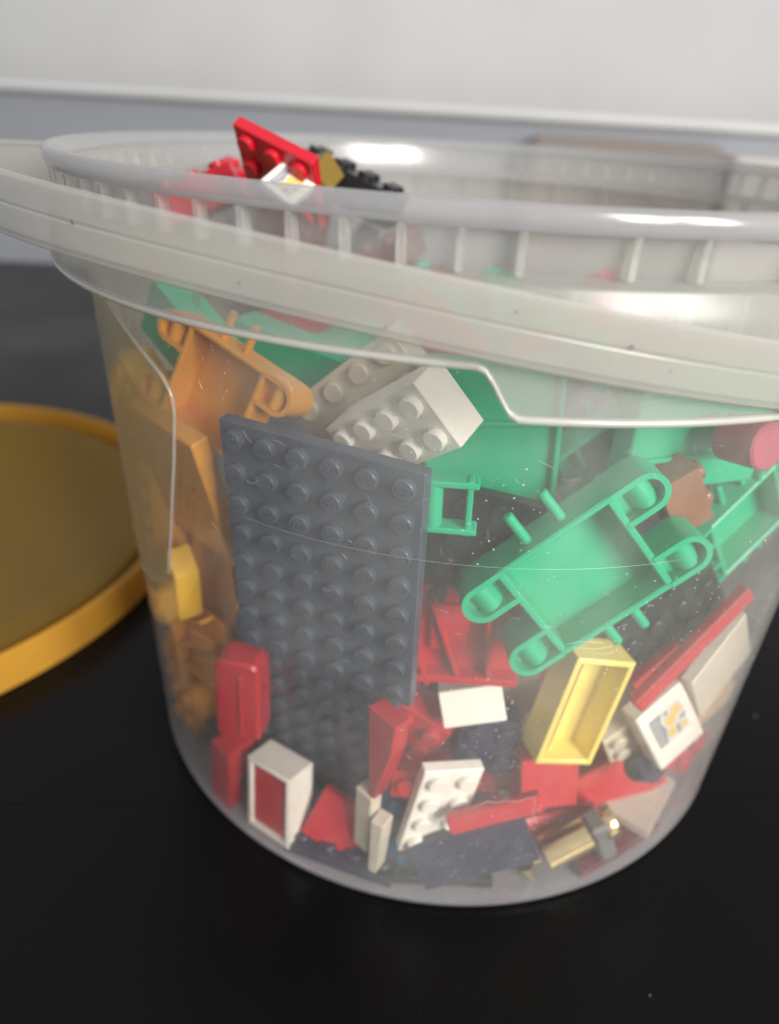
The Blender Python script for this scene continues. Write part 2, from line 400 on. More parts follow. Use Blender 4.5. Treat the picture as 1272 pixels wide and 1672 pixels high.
# strap handle, hinged at 30 and 210 degrees, resting against the front of the flange
HC = -59.5
def strap(th):
    c = math.cos(math.radians(th-HC)); cc = max(0, c)
    return 113.3 + 13*cc**5, 151.3 + 18.44*cc
SEC = [(-.3, 5.7), (.7, 5.9), (1.25, 5.3), (1.35, .9), (1.22, .6), (1.22, .3), (1.38, 0), (1.4, -4.2), (1.3, -4.5), (1.2, -5.3), (.7, -5.8), (-.3, -5.8), (-.3, -4.8), (.4, -4.4), (.4, 4.6), (-.3, 4.8)]
bm = bmesh.new(); rings = []
for i in range(181):
    th = HC-90+i; r0, z0 = strap(th)
    w = .92
    rings.append([bm.verts.new(pol(th, r0+x, z0+z*w)) for x, z in SEC])
for A, Bq in zip(rings, rings[1:]):
    n = len(SEC)
    for j in range(n): bm.faces.new((A[j], Bq[j], Bq[(j+1) % n], A[(j+1) % n]))
bm.faces.new(rings[0]); bm.faces.new(list(reversed(rings[-1])))
handle = link('handle', to_mesh('handle', bm, 18), 'handle_plastic', bucket)
for th in (HC+90, HC-90):
    bm = bmesh.new(); e = pol(th, 1, 0); q = Vector((0, 0, 1)).rotation_difference(e).to_matrix()
    bm_cyl(bm, 6.5, 3.2, pol(th, 112.2, 151), 28, q, bev=.6)
    link('hinge_boss', to_mesh('hinge_boss', bm, 40), 'handle_plastic', handle)

for th, dz, r in ((-31.5, .6, .38), (11.6, .9, .42), (-17, -2.1, .22), (3, 2.6, .2), (-6, -3.4, .18), (15, -1.5, .2)):
    r0, z0 = strap(th); bm = bmesh.new()
    bm_cyl(bm, r, .12, pol(th, r0+1.33, z0+dz), 9, Vector((0, 0, 1)).rotation_difference(pol(th, 1, 0)).to_matrix())
    link('dirt_speck', to_mesh('dirt_speck', bm), 'grey', handle)

# ------------------------------------------------------------------ toy piece builders
CACHE = {}
def cached(key, fn):
    if key not in CACHE: CACHE[key] = fn()
    return CACHE[key]
def hollow_box(sx, sy, h, t=1.3, roof=1.5, up=False):
    """box with one open side; up: the opening is at +z"""
    bm = bmesh.new(); z = [0, h] if not up else [h, 0]
    o = [[bm.verts.new((x*sx/2, y*sy/2, zz)) for x, y in ((-1,-1),(1,-1),(1,1),(-1,1))] for zz in z]
    zi = [z[0], h-roof] if not up else [h, roof]
    i = [[bm.verts.new((x*(sx/2-t), y*(sy/2-t), zz)) for x, y in ((-1,-1),(1,-1),(1,1),(-1,1))] for zz in zi]
    for k in range(4):
        l = (k+1) % 4
        bm.faces.new((o[0][k], o[0][l], o[1][l], o[1][k])); bm.faces.new((i[0][l], i[0][k], i[1][k], i[1][l])); bm.faces.new((o[0][l], o[0][k], i[0][k], i[0][l]))
    bm.faces.new(o[1]); bm.faces.new(i[1])
    bmesh.ops.bevel(bm, geom=list(bm.edges), offset=.22, segments=1, affect='EDGES', profile=.5)
    return bm
def stud_mesh():
    bm = bmesh.new(); bm_cyl(bm, 2.4, 1.75, (0, 0, -.05), 18, bev=.28); return to_mesh('stud', bm)
def lettered_stud_mesh():
    bm = bmesh.new(); bm_cyl(bm, 2.4, 1.75, (0, 0, -.05), 24, bev=.28)
    cu = bpy.data.curves.new('lettering', 'FONT'); cu.body = 'LEGO'; cu.size = 1.95; cu.align_x = 'CENTER'; cu.align_y = 'CENTER'
    cu.extrude = .24; cu.resolution_u = 2; cu.space_character = .92; cu.shear = .2
    ob = bpy.data.objects.new('lettering', cu); COL.objects.link(ob)
    me = bpy.data.meshes.new_from_object(ob.evaluated_get(bpy.context.evaluated_depsgraph_get()))
    bpy.data.objects.remove(ob); bpy.data.curves.remove(cu)
    b2 = bmesh.new(); b2.from_mesh(me)
    for v in b2.verts: v.co = Vector((v.co.x*1.0, v.co.y*1.15, v.co.z + 1.74))
    b2.to_mesh(me); b2.free(); bm.from_mesh(me); bpy.data.meshes.remove(me)
    return to_mesh('lettered_stud', bm)
def tube_mesh(h):
    bm = bmesh.new(); lathe(bm, [(2.4, 0.1), (3.2, .1), (3.2, h-1.4), (2.4, h-1.4)], 18); return to_mesh('tube', bm)
def tray_cup(sx, sy):
    bm = bmesh.new()
    R, t, H, cy0 = 4.5, 1.3, 10.0, 9.1
    def outline(r):
        pts = [(13.6, cy0 - r)]
        for k in range(13):
            a = -math.pi/2 + math.pi*k/12; pts.append((20.5 + r*math.cos(a), cy0 + r*math.sin(a)))
        pts.append((13.6, cy0 + r)); return pts
    A, Bq = outline(R), outline(R-t); n = len(A)
    vo = [[bm.verts.new((x*sx, y*sy, z)) for x, y in A] for z in (0, H)]; vi = [[bm.verts.new((x*sx, y*sy, z)) for x, y in Bq] for z in (0, H)]
    for k in range(n-1):
        bm.faces.new((vo[0][k], vo[0][k+1], vo[1][k+1], vo[1][k])); bm.faces.new((vi[0][k+1], vi[0][k], vi[1][k], vi[1][k+1]))
        bm.faces.new((vo[1][k], vo[1][k+1], vi[1][k+1], vi[1][k])); bm.faces.new((vo[0][k+1], vo[0][k], vi[0][k], vi[0][k+1]))
    for e in (0, n-1): bm.faces.new((vo[0][e], vo[1][e], vi[1][e], vi[0][e]))
    plug = [(x*sx, y*sy) for x, y in outline(R-t+.02)]
    bm_prism(bm, plug if sx*sy > 0 else list(reversed(plug)), 6.4, .05, .0)
    # rounded saddle for the axle inside the cup
    pts = [(19.4 + 4.3*math.cos(math.pi*k/12), .4 + 9.0*math.sin(math.pi*k/12)) for k in range(13)]
    a = [bm.verts.new((x*sx, (cy0-3.1)*sy, z)) for x, z in pts]; b = [bm.verts.new((x*sx, (cy0+3.1)*sy, z)) for x, z in pts]
    for k in range(12): bm.faces.new((a[k], a[k+1], b[k+1], b[k]))
    bm.faces.new(a); bm.faces.new(list(reversed(b))); bm.faces.new((a[0], b[0], b[-1], a[-1]))
    return to_mesh('wheel_cup', bm, 40)
def build(spec, loc, quat):
    c = spec['col'] if 'col' in spec else 'brass'
    t = thing(spec['name'], spec['label'], spec['cat'], loc, quat, spec.get('group'))
    k = spec['type']
    if spec.get('sc'): t.scale = (spec['sc'],)*3
    if k == 'brick':
        nx, ny, h = spec['nx'], spec['ny'], spec['h']
        link('body', cached(('b', nx, ny, h), lambda: to_mesh('brick_body', hollow_box(nx*8-.2, ny*8-.2, h))), c, t)
        if spec.get('studs', 1):
            me = cached('lstud', lettered_stud_mesh) if spec.get('lettered') else cached('stud', stud_mesh)
            for i in range(nx):
                for j in range(ny):
                    o = link('stud', me, c, t); o.location = Vector(((i-(nx-1)/2)*8, (j-(ny-1)/2)*8, h))*S
        if spec.get('tubes') and nx > 1 and ny > 1:
            for i in range(nx-1):
                for j in range(ny-1):
                    o = link('tube', cached(('t', h), lambda: tube_mesh(h)), c, t); o.location = Vector(((i-(nx-2)/2)*8, (j-(ny-2)/2)*8, 0))*S
        if spec.get('hole'):
            for i in (-1, 1):
                bm = bmesh.new(); lathe(bm, [(1.8, h), (3.0, h), (3.0, h+.5), (1.8, h+.5)], 20)
                o = link('ring', to_mesh('ring', bm), c, t); o.location = Vector((i*8, 0, 0))*S
    elif k == 'box':
        link('body', to_mesh('hollow_body', hollow_box(spec['sx'], spec['sy'], spec['h'], 1.5, 1.5, True)), c, t)
        if spec.get('panel'):
            bm = bmesh.new(); bm_box(bm, spec['sx']-3.2, spec['sy']-3.2, 5.4, (0, 0, 5.9), .5)
            p = link('panel', to_mesh('panel', bm), spec['panel'], t); p['label'] = 'dark red recessed panel'
            bm = bmesh.new(); q = Matrix.Identity(3); bm_cyl(bm, .9, .6, (spec['sx']/2-3.6, -spec['sy']/2+4.2, 8.6), 12, bev=.2)
            link('knob', to_mesh('knob', bm), spec['panel'], p)
        else:
            for s in (-1, 1):
                bm = bmesh.new(); bm_box(bm, .9, spec['sy']-3, 5.2, (s*0.2*spec['sx'], 0, 3.9), .15)
                if s > 0: bm.free(); continue
                link('inner_rib', to_mesh('inner_rib', bm), c, t)
    elif k == 'tile':
        bm = bmesh.new(); bm_box(bm, spec['sx'], spec['sy'], spec['h'], (0, 0, spec['h']/2), .45)
        link('body', to_mesh('tile_body', bm), c, t)
        if spec.get('ribs'):
            for sgn in (-1, 1):
                bm = bmesh.new(); bm_box(bm, 1.4, spec['sy']-.6, 2.0, (sgn*(spec['sx']/2-.9), 0, spec['h']+.9), .4); link('edge_lip', to_mesh('edge_lip', bm), c, t)
            for fy in spec['ribs']:
                bm = bmesh.new(); bm_box(bm, spec['sx']-3, 1.1, 1.6, (0, fy*spec['sy'], spec['h']+.7), .3); link('rib', to_mesh('piece_rib', bm), c, t)
        if spec.get('pic'):
            f = min(spec['sx'], spec['sy'])/16.0; h = spec['h']; oy = (spec['sy']-spec['sx'])*.28
            def patch(nm, quads, mat, z):
                bm = bmesh.new()
                for q in quads: bm.faces.new([bm.verts.new((x*f, y*f+oy, h+z)) for x, y in q])
                return link(nm, to_mesh(nm, bm), mat, t)
            def circ(x, y, r): return [(x+r*math.cos(a*math.pi/8), y+r*math.sin(a*math.pi/8)) for a in range(16)]
            patch('picture_ground', [[(-5.4,-6),(5.4,-6),(5.4,5.8),(-5.4,5.8)]], 'print_pale', .03)
            patch('picture_shading', [[(-5.3,-5.8),(-2.6,-5.8),(-1.4,-1),(-2.4,2.5),(-1.2,5.6),(-5.3,5.6)], [(1.2,-5.6),(2.2,-5.6),(2.6,-2.4),(1.4,-2.2)], [(3.4,-1.8),(5.2,-1.2),(5.2,.2),(3.2,-.6)], [(-.6,3.6),(.6,3.4),(.9,4.6),(-.4,5.1)]], 'print_grey', .06)
            patch('picture_figures', [circ(.6,.8,1.9), circ(3.2,2.9,1.7), circ(-.2,-3.2,1.5), circ(3.6,-3.8,1.1)], 'print_yellow', .07)
            patch('picture_lines', [[(-5,y),(-2.9,y),(-2.9,y+.35),(-5,y+.35)] for y in (-4.6,-3.2,-1.8,-.4,1,2.4,3.8)], 'print_pale', .09)
    elif k == 'prism':
        bm = bmesh.new(); bm_prism(bm, spec['poly'], spec['th'], 0, .35); link('body', to_mesh('prism_body', bm), c, t)
    elif k == 'roundbrick':
        w, hh = spec['sx']/2, spec['sy']/2
        poly = [(-w, -hh), (w, -hh)] + [(w-3+3*math.cos(a), hh-3+3*math.sin(a)) for a in (0, .5, 1.05, 1.57)] + [(-w+3+3*math.cos(a), hh-3+3*math.sin(a)) for a in (1.57, 2.1, 2.62, 3.14)]
        bm = bmesh.new(); bm_prism(bm, poly, spec['h'], 0, .8); link('body', to_mesh('post_body', bm), c, t)
        bm = bmesh.new(); bm_box(bm, 1.2, spec['sy']-6, 1.0, (1.2, -1, spec['h']+.3), .3); link('ridge', to_mesh('ridge', bm), c, t)
    elif k == 'cyl':
        bm = bmesh.new(); bm_cyl(bm, spec['r'], spec['h'], (0, 0, 0), 32, bev=.5); link('body', to_mesh('round_body', bm), c, t)
        if not spec.get('studs', 1): pass
        elif spec['r'] > 5:
            me = cached('stud', stud_mesh)
            for i in (-4, 4):
                for j in (-4, 4): o = link('stud', me, c, t); o.location = Vector((i*.8, j*.8, spec['h']))*S
        else:
            bm = bmesh.new(); lathe(bm, [(1.6, spec['h']-.05), (2.4, spec['h']-.05), (2.4, spec['h']+1.6), (1.6, spec['h']+1.6)], 18); link('stud', to_mesh('hollow_stud', bm), c, t)
    elif k == 'chassis':
        def body():
            bm = bmesh.new()
            bm_box(bm, 28, 27, 1.6, (0, 0, .8), .2)
            for s in (-1, 1): bm_box(bm, 28.4, 1.5, 10, (0, s*12.87, 5.0), .4)
            for s in (-1, 1): bm_box(bm, 1.7, 25, 9.7, (s*13.5, 0, 4.85), .35)
            return to_mesh('chassis_body', bm)
        link('tray', cached('ch', body), c, t)
        for sx in (-1, 1):
            for sy in (-1, 1):
                link('wheel_cup', cached(('cup', sx, sy), lambda: tray_cup(sx, sy)), c, t)
        def pin():
            bm = bmesh.new(); bm_cyl(bm, 1.2, 8.2, (0, 0, 0), 12, bev=.35); return to_mesh('axle_pin', bm)
        for x, sy in ((-5, 1), (3.5, 1), (4, -1), (-3, -1)):
            o = link('axle_pin', cached('pin', pin), c, t); o.location = Vector((x, sy*13.2, 6.0))*S; o.rotation_euler.x = -sy*math.pi/2
    elif k == 'ribtray':
        bm = bmesh.new(); bm_box(bm, 28, 26, 1.6, (0, 0, .8), .2); link('back_panel', to_mesh('back_panel', bm), c, t)
        bm = bmesh.new(); bm_box(bm, 28, 2.2, 6, (0, -11.9, 3), .3); link('base_bar', to_mesh('base_bar', bm), c, t)
        for x in (-12, -4, 6):
            bm = bmesh.new(); bm_box(bm, 1.3, 23.5, 4.6, (x, .9, 3.6), .3, Matrix.Rotation(math.radians(0), 3, 'Z'))
            o = link('bar', to_mesh('bar', bm), c, t); o.rotation_euler.z = math.radians(18) if x < 5 else math.radians(4)
        bm = bmesh.new(); bm_box(bm, 9, 13, 2.4, (-3.5, 2.5, 2.6), .4); link('pad', to_mesh('pad', bm), c, t)
    elif k == 'ladder':
        for y in (-5.2, 5.2):
            bm = bmesh.new(); bm_box(bm, 14, 1.4, 4.6, (0, y, 2.5), .35); link('side_bar', to_mesh('side_bar', bm), c, t)
        bm = bmesh.new(); bm_box(bm, 1.3, 12.4, 4.0, (5.2, 0, 2.5), .3); link('cross_bar', to_mesh('cross_bar', bm), c, t)
        bm = bmesh.new(); bm_cyl(bm, 2.1, 9.6, (-2.2, 4.8, 2.6), 18, Matrix.Rotation(math.pi/2, 3, 'X')); link('round_bar', to_mesh('round_bar', bm), c, t)
    elif k == 'peg':
        q = Matrix.Rotation(math.pi/2, 3, 'Y')
        bm = bmesh.new(); bm_cyl(bm, 3.7, 10.5, (-5.0, 0, 0), 28, q, bev=.4); sh = link('shaft', to_mesh('shaft', bm), 'brass', t)
        bm = bmesh.new(); lathe(bm, [(1.2, 8.6), (3.5, 8.6), (3.7, 9.2), (3.7, 11.0), (3.4, 11.6), (1.2, 11.6)], 28)
        rg = link('ring', to_mesh('ring', bm), 'brass', t); rg.rotation_euler.y = math.pi/2
        bm = bmesh.new(); bm_box(bm, 4.2, 12.5, 5.5, (7.4, -2.6, .4), .8, None); co = link('collar', to_mesh('collar', bm), 'grey', t); co['label'] = 'grey rubber collar'
        bm = bmesh.new(); bm_cyl(bm, 1.0, 2.4, (-8.6, 0, 0), 16, q); link('neck', to_mesh('neck', bm), 'brass', t)
        bm = bmesh.new(); bm_cyl(bm, 2.2, 9, (-9.6, 1.2, 0), 16, Matrix.Rotation(math.radians(88), 3, 'X'), r2=.7); link('pointed_tip', to_mesh('pointed_tip', bm), 'brass', t)
    elif k == 'filler':
        nx, ny, h = spec['nx'], spec['ny'], spec['h']
        def fm():
            bm = hollow_box(nx*8-.2, ny*8-.2, h)
            for i in range(nx):
                for j in range(ny): bm_cyl(bm, 2.4, 1.75, ((i-(nx-1)/2)*8, (j-(ny-1)/2)*8, h-.05), 12)
            return to_mesh('filler', bm)
        link('body', cached(('f', nx, ny, h), fm), c, t)
    return t

PIECES = [
    ({'type': 'brick', 'nx': 6, 'ny': 8, 'h': 3.2, 'col': 'slate', 'name': 'toy_plate', 'cat': 'toy plate', 'lettered': 1, 'label': 'large slate grey studded plate standing upright against the front of the bucket'}, (-26.7, -83.03, 95.57), (0.6706, 0.7234, -0.1151, -0.1172)),
    ({'type': 'brick', 'nx': 4, 'ny': 2, 'h': 9.6, 'col': 'white', 'name': 'toy_brick', 'cat': 'toy brick', 'label': 'clean white brick tipped forward above the top corner of the slate plate'}, (-10.5, -71.09, 129.08), (0.5868, 0.6872, -0.4244, 0.0575)),
    ({'type': 'chassis', 'col': 'green', 'name': 'toy_chassis', 'cat': 'toy chassis', 'label': 'bright green toy vehicle chassis lying open side out against the bucket front'}, (28.12, -77.06, 100.43), (0.6659, 0.6526, -0.1804, 0.3134)),
    ({'type': 'box', 'sx': 16, 'sy': 32, 'h': 9.6, 'col': 'lemon', 'name': 'toy_brick', 'cat': 'toy brick', 'label': 'pale yellow hollow brick with its empty underside facing out below the green chassis'}, (34.25, -73.47, 59.07), (0.7289, 0.6564, 0.1884, 0.0486)),
    ({'type': 'box', 'sx': 16, 'sy': 24, 'h': 9.6, 'col': 'white', 'panel': 'red', 'name': 'toy_door_brick', 'cat': 'toy brick', 'label': 'white upright brick with a dark red recessed panel at the bottom left of the bucket'}, (-37.61, -77.32, 14.07), (0.7342, 0.632, -0.1895, -0.1599)),
    ({'type': 'brick', 'nx': 2, 'ny': 4, 'h': 3.2, 'col': 'white', 'name': 'toy_plate', 'cat': 'toy plate', 'label': 'white studded plate leaning near the bottom beside the thin cream spike'}, (4.15, -88.64, 29.49), (0.6787, 0.7092, 0.1769, 0.072)),
    ({'type': 'tile', 'sx': 16, 'sy': 23, 'h': 6, 'col': 'white', 'pic': 1, 'name': 'printed_toy_tile', 'cat': 'toy tile', 'label': 'white tile with a small printed picture at the right beside the yellow hollow brick'}, (59.88, -66.5, 47.95), (0.6521, 0.6518, 0.0036, 0.3872)),
    ({'type': 'brick', 'nx': 4, 'ny': 2, 'h': 3.2, 'col': 'navy', 'name': 'toy_plate', 'cat': 'toy plate', 'studs': 0, 'hole': 1, 'label': 'dark navy flat plate slanting along the bottom left of the brass peg'}, (14.8, -90.87, 16.92), (0.7257, 0.6518, -0.1078, 0.192)),
    ({'type': 'tile', 'sx': 24, 'sy': 5, 'h': 3.2, 'col': 'red', 'name': 'toy_tile', 'cat': 'toy tile', 'label': 'thin red strip showing above the slanted navy plate'}, (18.44, -92.44, 34.35), (0.7677, 0.6099, -0.08, 0.1797)),
    ({'type': 'prism', 'poly': [[-5, 13], [4.6, 13], [3.6, 4], [-1.6, -17], [-3.2, -17], [-4.2, 0]], 'th': 5, 'col': 'red', 'name': 'toy_slope_piece', 'cat': 'toy slope', 'label': 'thin bright red pointed slope piece below the right edge of the slate plate'}, (-7.56, -91.1, 49.55), (0.6639, 0.6639, -0.2434, -0.2434)),
    ({'type': 'prism', 'poly': [[-1.8, 10], [2.2, 10], [1.0, -10], [-1.4, -10]], 'th': 5, 'col': 'cream', 'name': 'toy_spike_piece', 'cat': 'toy spike', 'label': 'slim cream spike under the tip of the red slope piece'}, (-8.61, -91.99, 17.3), (0.6901, 0.6886, -0.1511, -0.1633)),
    ({'type': 'prism', 'poly': [[-3, 11], [3, 11], [2, -11], [-3, -11]], 'th': 4, 'col': 'cream', 'name': 'flat_toy_piece', 'cat': 'toy piece', 'label': 'narrow shaded cream panel standing just left of the slim cream spike'}, (-12.21, -89.4, 22.13), (0.6692, 0.6692, -0.2285, -0.2285)),
    ({'type': 'roundbrick', 'sx': 12.5, 'sy': 27, 'h': 9, 'col': 'red', 'name': 'toy_post', 'cat': 'toy brick', 'label': 'red upright post with rounded top at the lower left of the slate plate'}, (-50.37, -71.63, 47.14), (0.7009, 0.7122, -0.0146, -0.0366)),
    ({'type': 'brick', 'nx': 6, 'ny': 8, 'h': 3.2, 'col': 'slate', 'name': 'toy_plate', 'cat': 'toy plate', 'label': 'second slate grey plate lower down behind the large slate plate'}, (-29.54, -70.71, 35.23), (0.6514, 0.7407, -0.1182, -0.1142)),
    ({'type': 'brick', 'nx': 1, 'ny': 1, 'h': 9.6, 'col': 'red', 'name': 'toy_brick', 'cat': 'toy brick', 'label': 'small red one-stud brick pointing its stud out left of the white studded plate'}, (-3.67, -80.66, 32.8), (0.7879, 0.6156, -0.0111, -0.0142)),
    ({'type': 'brick', 'nx': 2, 'ny': 2, 'h': 9.6, 'col': 'white', 'name': 'toy_brick', 'cat': 'toy brick', 'studs': 0, 'label': 'white brick showing a blank end between the red frame and the yellow hollow brick'}, (11.34, -76.69, 50.37), (0.9747, -0.1808, -0.1261, 0.0383)),
    ({'type': 'brick', 'nx': 2, 'ny': 1, 'h': 9.6, 'col': 'brown', 'name': 'toy_brick', 'cat': 'toy brick', 'label': 'small brown two-stud brick lying on its side behind the green chassis end'}, (46.25, -68.08, 111.0), (0.168, -0.4823, -0.0622, -0.8575)),
    ({'type': 'peg', 'sc': 1.3, 'name': 'brass_peg', 'cat': 'peg', 'label': 'shiny brass peg with a grey collar near the bottom right'}, (40.74, -82.26, 11.81), (0.6465, 0.7071, -0.0012, 0.2865)),
    ({'type': 'tile', 'sx': 30, 'sy': 10, 'h': 6, 'col': 'red', 'name': 'toy_tile', 'cat': 'toy tile', 'label': 'flat red tile on the bucket bottom beneath the brass peg'}, (35.79, -72.95, 6.48), (0.8712, 0.4586, 0.057, 0.1653)),
    ({'type': 'brick', 'nx': 2, 'ny': 3, 'h': 3.2, 'col': 'teal', 'name': 'toy_plate', 'cat': 'toy plate', 'label': 'teal blue plate tucked under the lower end of the white studded plate'}, (-4.44, -85.37, 15.09), (0.7575, 0.6393, 0.0863, -0.1001)),
    ({'type': 'brick', 'nx': 2, 'ny': 2, 'h': 3.2, 'col': 'red', 'name': 'toy_tile', 'cat': 'toy tile', 'studs': 0, 'label': 'flat dark red tile right of the white brick with the red panel'}, (-21.91, -84.4, 11.4), (0.7912, 0.5769, 0.0804, -0.1861)),
    ({'type': 'brick', 'nx': 2, 'ny': 2, 'h': 9.6, 'col': 'red', 'name': 'toy_brick', 'cat': 'toy brick', 'studs': 0, 'label': 'plain red cube brick directly below the pale yellow hollow brick'}, (30.21, -73.79, 32.89), (0.7669, 0.6243, 0.0794, 0.1255)),
    ({'type': 'brick', 'nx': 4, 'ny': 2, 'h': 3.2, 'col': 'red', 'name': 'toy_plate', 'cat': 'toy plate', 'studs': 0, 'label': 'flat red plate slanting up to the right of the plain red cube brick'}, (56.54, -58.02, 12.67), (0.7773, 0.5623, 0.0458, 0.2784)),
    ({'type': 'cyl', 'r': 4.3, 'h': 7, 'col': 'navy', 'name': 'round_toy_brick', 'cat': 'toy brick', 'label': 'dark navy round brick end below the printed tile'}, (59.01, -66.54, 28.1), (0.8802, 0.3646, 0.1163, 0.2808)),
    ({'type': 'brick', 'nx': 2, 'ny': 3, 'h': 9.6, 'col': 'red', 'name': 'toy_brick', 'cat': 'toy brick', 'label': 'red studded brick at the right wall under the printed tile'}, (72.15, -36.92, 14.44), (0.5179, 0.6526, -0.1751, 0.5245)),
    ({'type': 'brick', 'nx': 6, 'ny': 2, 'h': 3.2, 'col': 'red', 'name': 'toy_plate', 'cat': 'toy plate', 'studs': 0, 'label': 'long red plate lying behind the top of the white studded plate'}, (8.6, -71.67, 27.46), (0.8853, 0.4623, -0.0139, 0.0488)),
    ({'type': 'brick', 'nx': 2, 'ny': 2, 'h': 9.6, 'col': 'navy', 'name': 'toy_brick', 'cat': 'toy brick', 'label': 'dark navy brick just under the white brick with a blank end'}, (14.39, -71.06, 40.55), (0.7655, 0.6385, 0.0761, 0.023)),
    ({'type': 'brick', 'nx': 2, 'ny': 2, 'h': 9.6, 'col': 'red', 'name': 'toy_brick', 'cat': 'toy brick', 'label': 'red studded brick left of the white brick with a blank end'}, (-1.58, -70.26, 43.66), (0.6377, 0.7406, 0.0465, -0.2065)),
    ({'type': 'brick', 'nx': 2, 'ny': 4, 'h': 3.2, 'col': 'cream', 'name': 'toy_plate', 'cat': 'toy plate', 'studs': 0, 'label': 'flat cream plate behind the left side of the yellow hollow brick'}, (24.28, -60.57, 38.63), (0.6198, 0.7629, -0.0247, 0.1824)),
    ({'type': 'ribtray', 'col': 'red', 'name': 'toy_fence_piece', 'cat': 'toy piece', 'label': 'red ribbed panel with slanted bars right of the slate plate'}, (5.79, -75.05, 75.88), (0.7064, 0.7071, 0.006, 0.0307)),
    ({'type': 'brick', 'nx': 4, 'ny': 5, 'h': 3.2, 'col': 'black', 'name': 'toy_plate', 'cat': 'toy plate', 'label': 'black plate behind the gap between slate plate and green chassis'}, (8.39, -71.98, 96.96), (0.5252, 0.5574, -0.435, 0.4734)),
    ({'type': 'brick', 'nx': 4, 'ny': 3, 'h': 3.2, 'col': 'black', 'name': 'toy_plate', 'cat': 'toy plate', 'label': 'black studded plate slanting below the right end of the green chassis'}, (55.73, -59.25, 77.41), (0.5977, 0.7056, -0.0456, 0.3779)),
    ({'type': 'tile', 'sx': 40, 'sy': 4.5, 'h': 3.2, 'col': 'red', 'name': 'toy_tile', 'cat': 'toy tile', 'label': 'thin red plate running diagonally under the black studded plate'}, (61.27, -68.77, 74.06), (0.6229, 0.6552, -0.0473, 0.4248)),
    ({'type': 'brick', 'nx': 2, 'ny': 2, 'h': 3.2, 'col': 'red', 'name': 'toy_tile', 'cat': 'toy tile', 'studs': 0, 'label': 'flat red tile right of the top of the yellow hollow brick'}, (58.35, -62.1, 58.67), (0.5905, 0.7068, -0.02, 0.389)),
    ({'type': 'brick', 'nx': 3, 'ny': 3, 'h': 3.2, 'col': 'cream', 'name': 'toy_plate', 'cat': 'toy plate', 'studs': 0, 'label': 'flat cream plate at the right wall below the thin diagonal red plate'}, (73.49, -57.63, 61.16), (0.5386, 0.704, 0.0663, 0.4581)),
    ({'type': 'brick', 'nx': 3, 'ny': 1, 'h': 3.2, 'col': 'tan', 'name': 'toy_plate', 'cat': 'toy plate', 'studs': 0, 'label': 'narrow tan plate right of the printed tile'}, (78.59, -49.81, 40.17), (0.6551, 0.6294, 0.3223, 0.2662)),
    ({'type': 'brick', 'nx': 2, 'ny': 2, 'h': 9.6, 'col': 'cream', 'name': 'toy_brick', 'cat': 'toy brick', 'label': 'cream brick peeking out between yellow hollow brick and printed tile'}, (49.89, -59.77, 41.33), (0.5559, 0.7583, 0.0145, 0.3403)),
    ({'type': 'ladder', 'col': 'green', 'name': 'toy_ladder_frame', 'cat': 'toy frame', 'label': 'small green open frame with a round bar beside the slate plate right edge'}, (-1.68, -86.55, 117.29), (0.7071, 0.7069, -0.018, 0.0067)),
    ({'type': 'tile', 'sx': 30, 'sy': 42, 'h': 6, 'col': 'green', 'ribs': [-0.32, 0.18], 'name': 'flat_toy_piece', 'cat': 'toy piece', 'label': 'large smooth green panel behind the white tipped brick'}, (6.93, -63.82, 120.5), (0.7057, 0.7071, -0.0048, 0.0445)),
    ({'type': 'chassis', 'sc': 0.84, 'col': 'green', 'name': 'toy_chassis', 'cat': 'toy chassis', 'label': 'shaded green toy vehicle chassis higher up behind the bright green one'}, (39.09, -48.68, 118.05), (0.6307, 0.6982, -0.112, 0.3197)),
    ({'type': 'chassis', 'sc': 0.84, 'col': 'green', 'name': 'toy_chassis', 'cat': 'toy chassis', 'label': 'green toy vehicle chassis hazy at the right wall past the brown brick'}, (72.34, -37.74, 97.05), (0.5699, 0.7071, 0.0036, 0.4185)),
    ({'type': 'cyl', 'r': 5.2, 'h': 10, 'studs': 0, 'col': 'rose', 'name': 'round_toy_brick', 'cat': 'toy brick', 'label': 'round dull red brick at the upper right under the handle end'}, (57.61, -65.35, 128.09), (0.7338, 0.6158, 0.1845, 0.2198)),
    ({'type': 'tile', 'sx': 40, 'sy': 28, 'h': 5, 'col': 'green', 'ribs': [-0.2, 0.3], 'name': 'flat_toy_piece', 'cat': 'toy piece', 'label': 'broad green panel at the upper right behind the round red brick'}, (51.71, -56.12, 126.82), (0.6903, 0.6903, 0.1534, 0.1534)),
    ({'type': 'brick', 'nx': 2, 'ny': 4, 'h': 9.6, 'col': 'cream', 'name': 'toy_brick', 'cat': 'toy brick', 'label': 'cream brick in shade behind the white tipped brick'}, (-22.22, -52.86, 128.28), (0.6183, 0.6687, 0.2299, -0.3431)),
    ({'type': 'chassis', 'sc': 0.84, 'col': 'amber', 'name': 'toy_chassis', 'cat': 'toy chassis', 'label': 'amber toy vehicle chassis behind the top left corner of the slate plate'}, (-53.91, -60.54, 125.74), (0.7571, 0.592, -0.0325, -0.2744)),
    ({'type': 'tile', 'sx': 28, 'sy': 40, 'h': 5, 'col': 'amber', 'name': 'flat_toy_piece', 'cat': 'toy piece', 'label': 'tall smooth amber panel left of the slate plate'}, (-64.45, -60.73, 102.05), (0.5629, 0.765, -0.2286, -0.2138)),
    ({'type': 'prism', 'poly': [[-11, -15], [2, 16], [8, 10], [9, -4]], 'th': 7, 'col': 'yellow', 'name': 'toy_slope_piece', 'cat': 'toy slope', 'label': 'yellow slope piece at the left wall below the label'}, (-72.35, -54.79, 63.92), (0.6433, 0.6622, -0.248, -0.2936)),
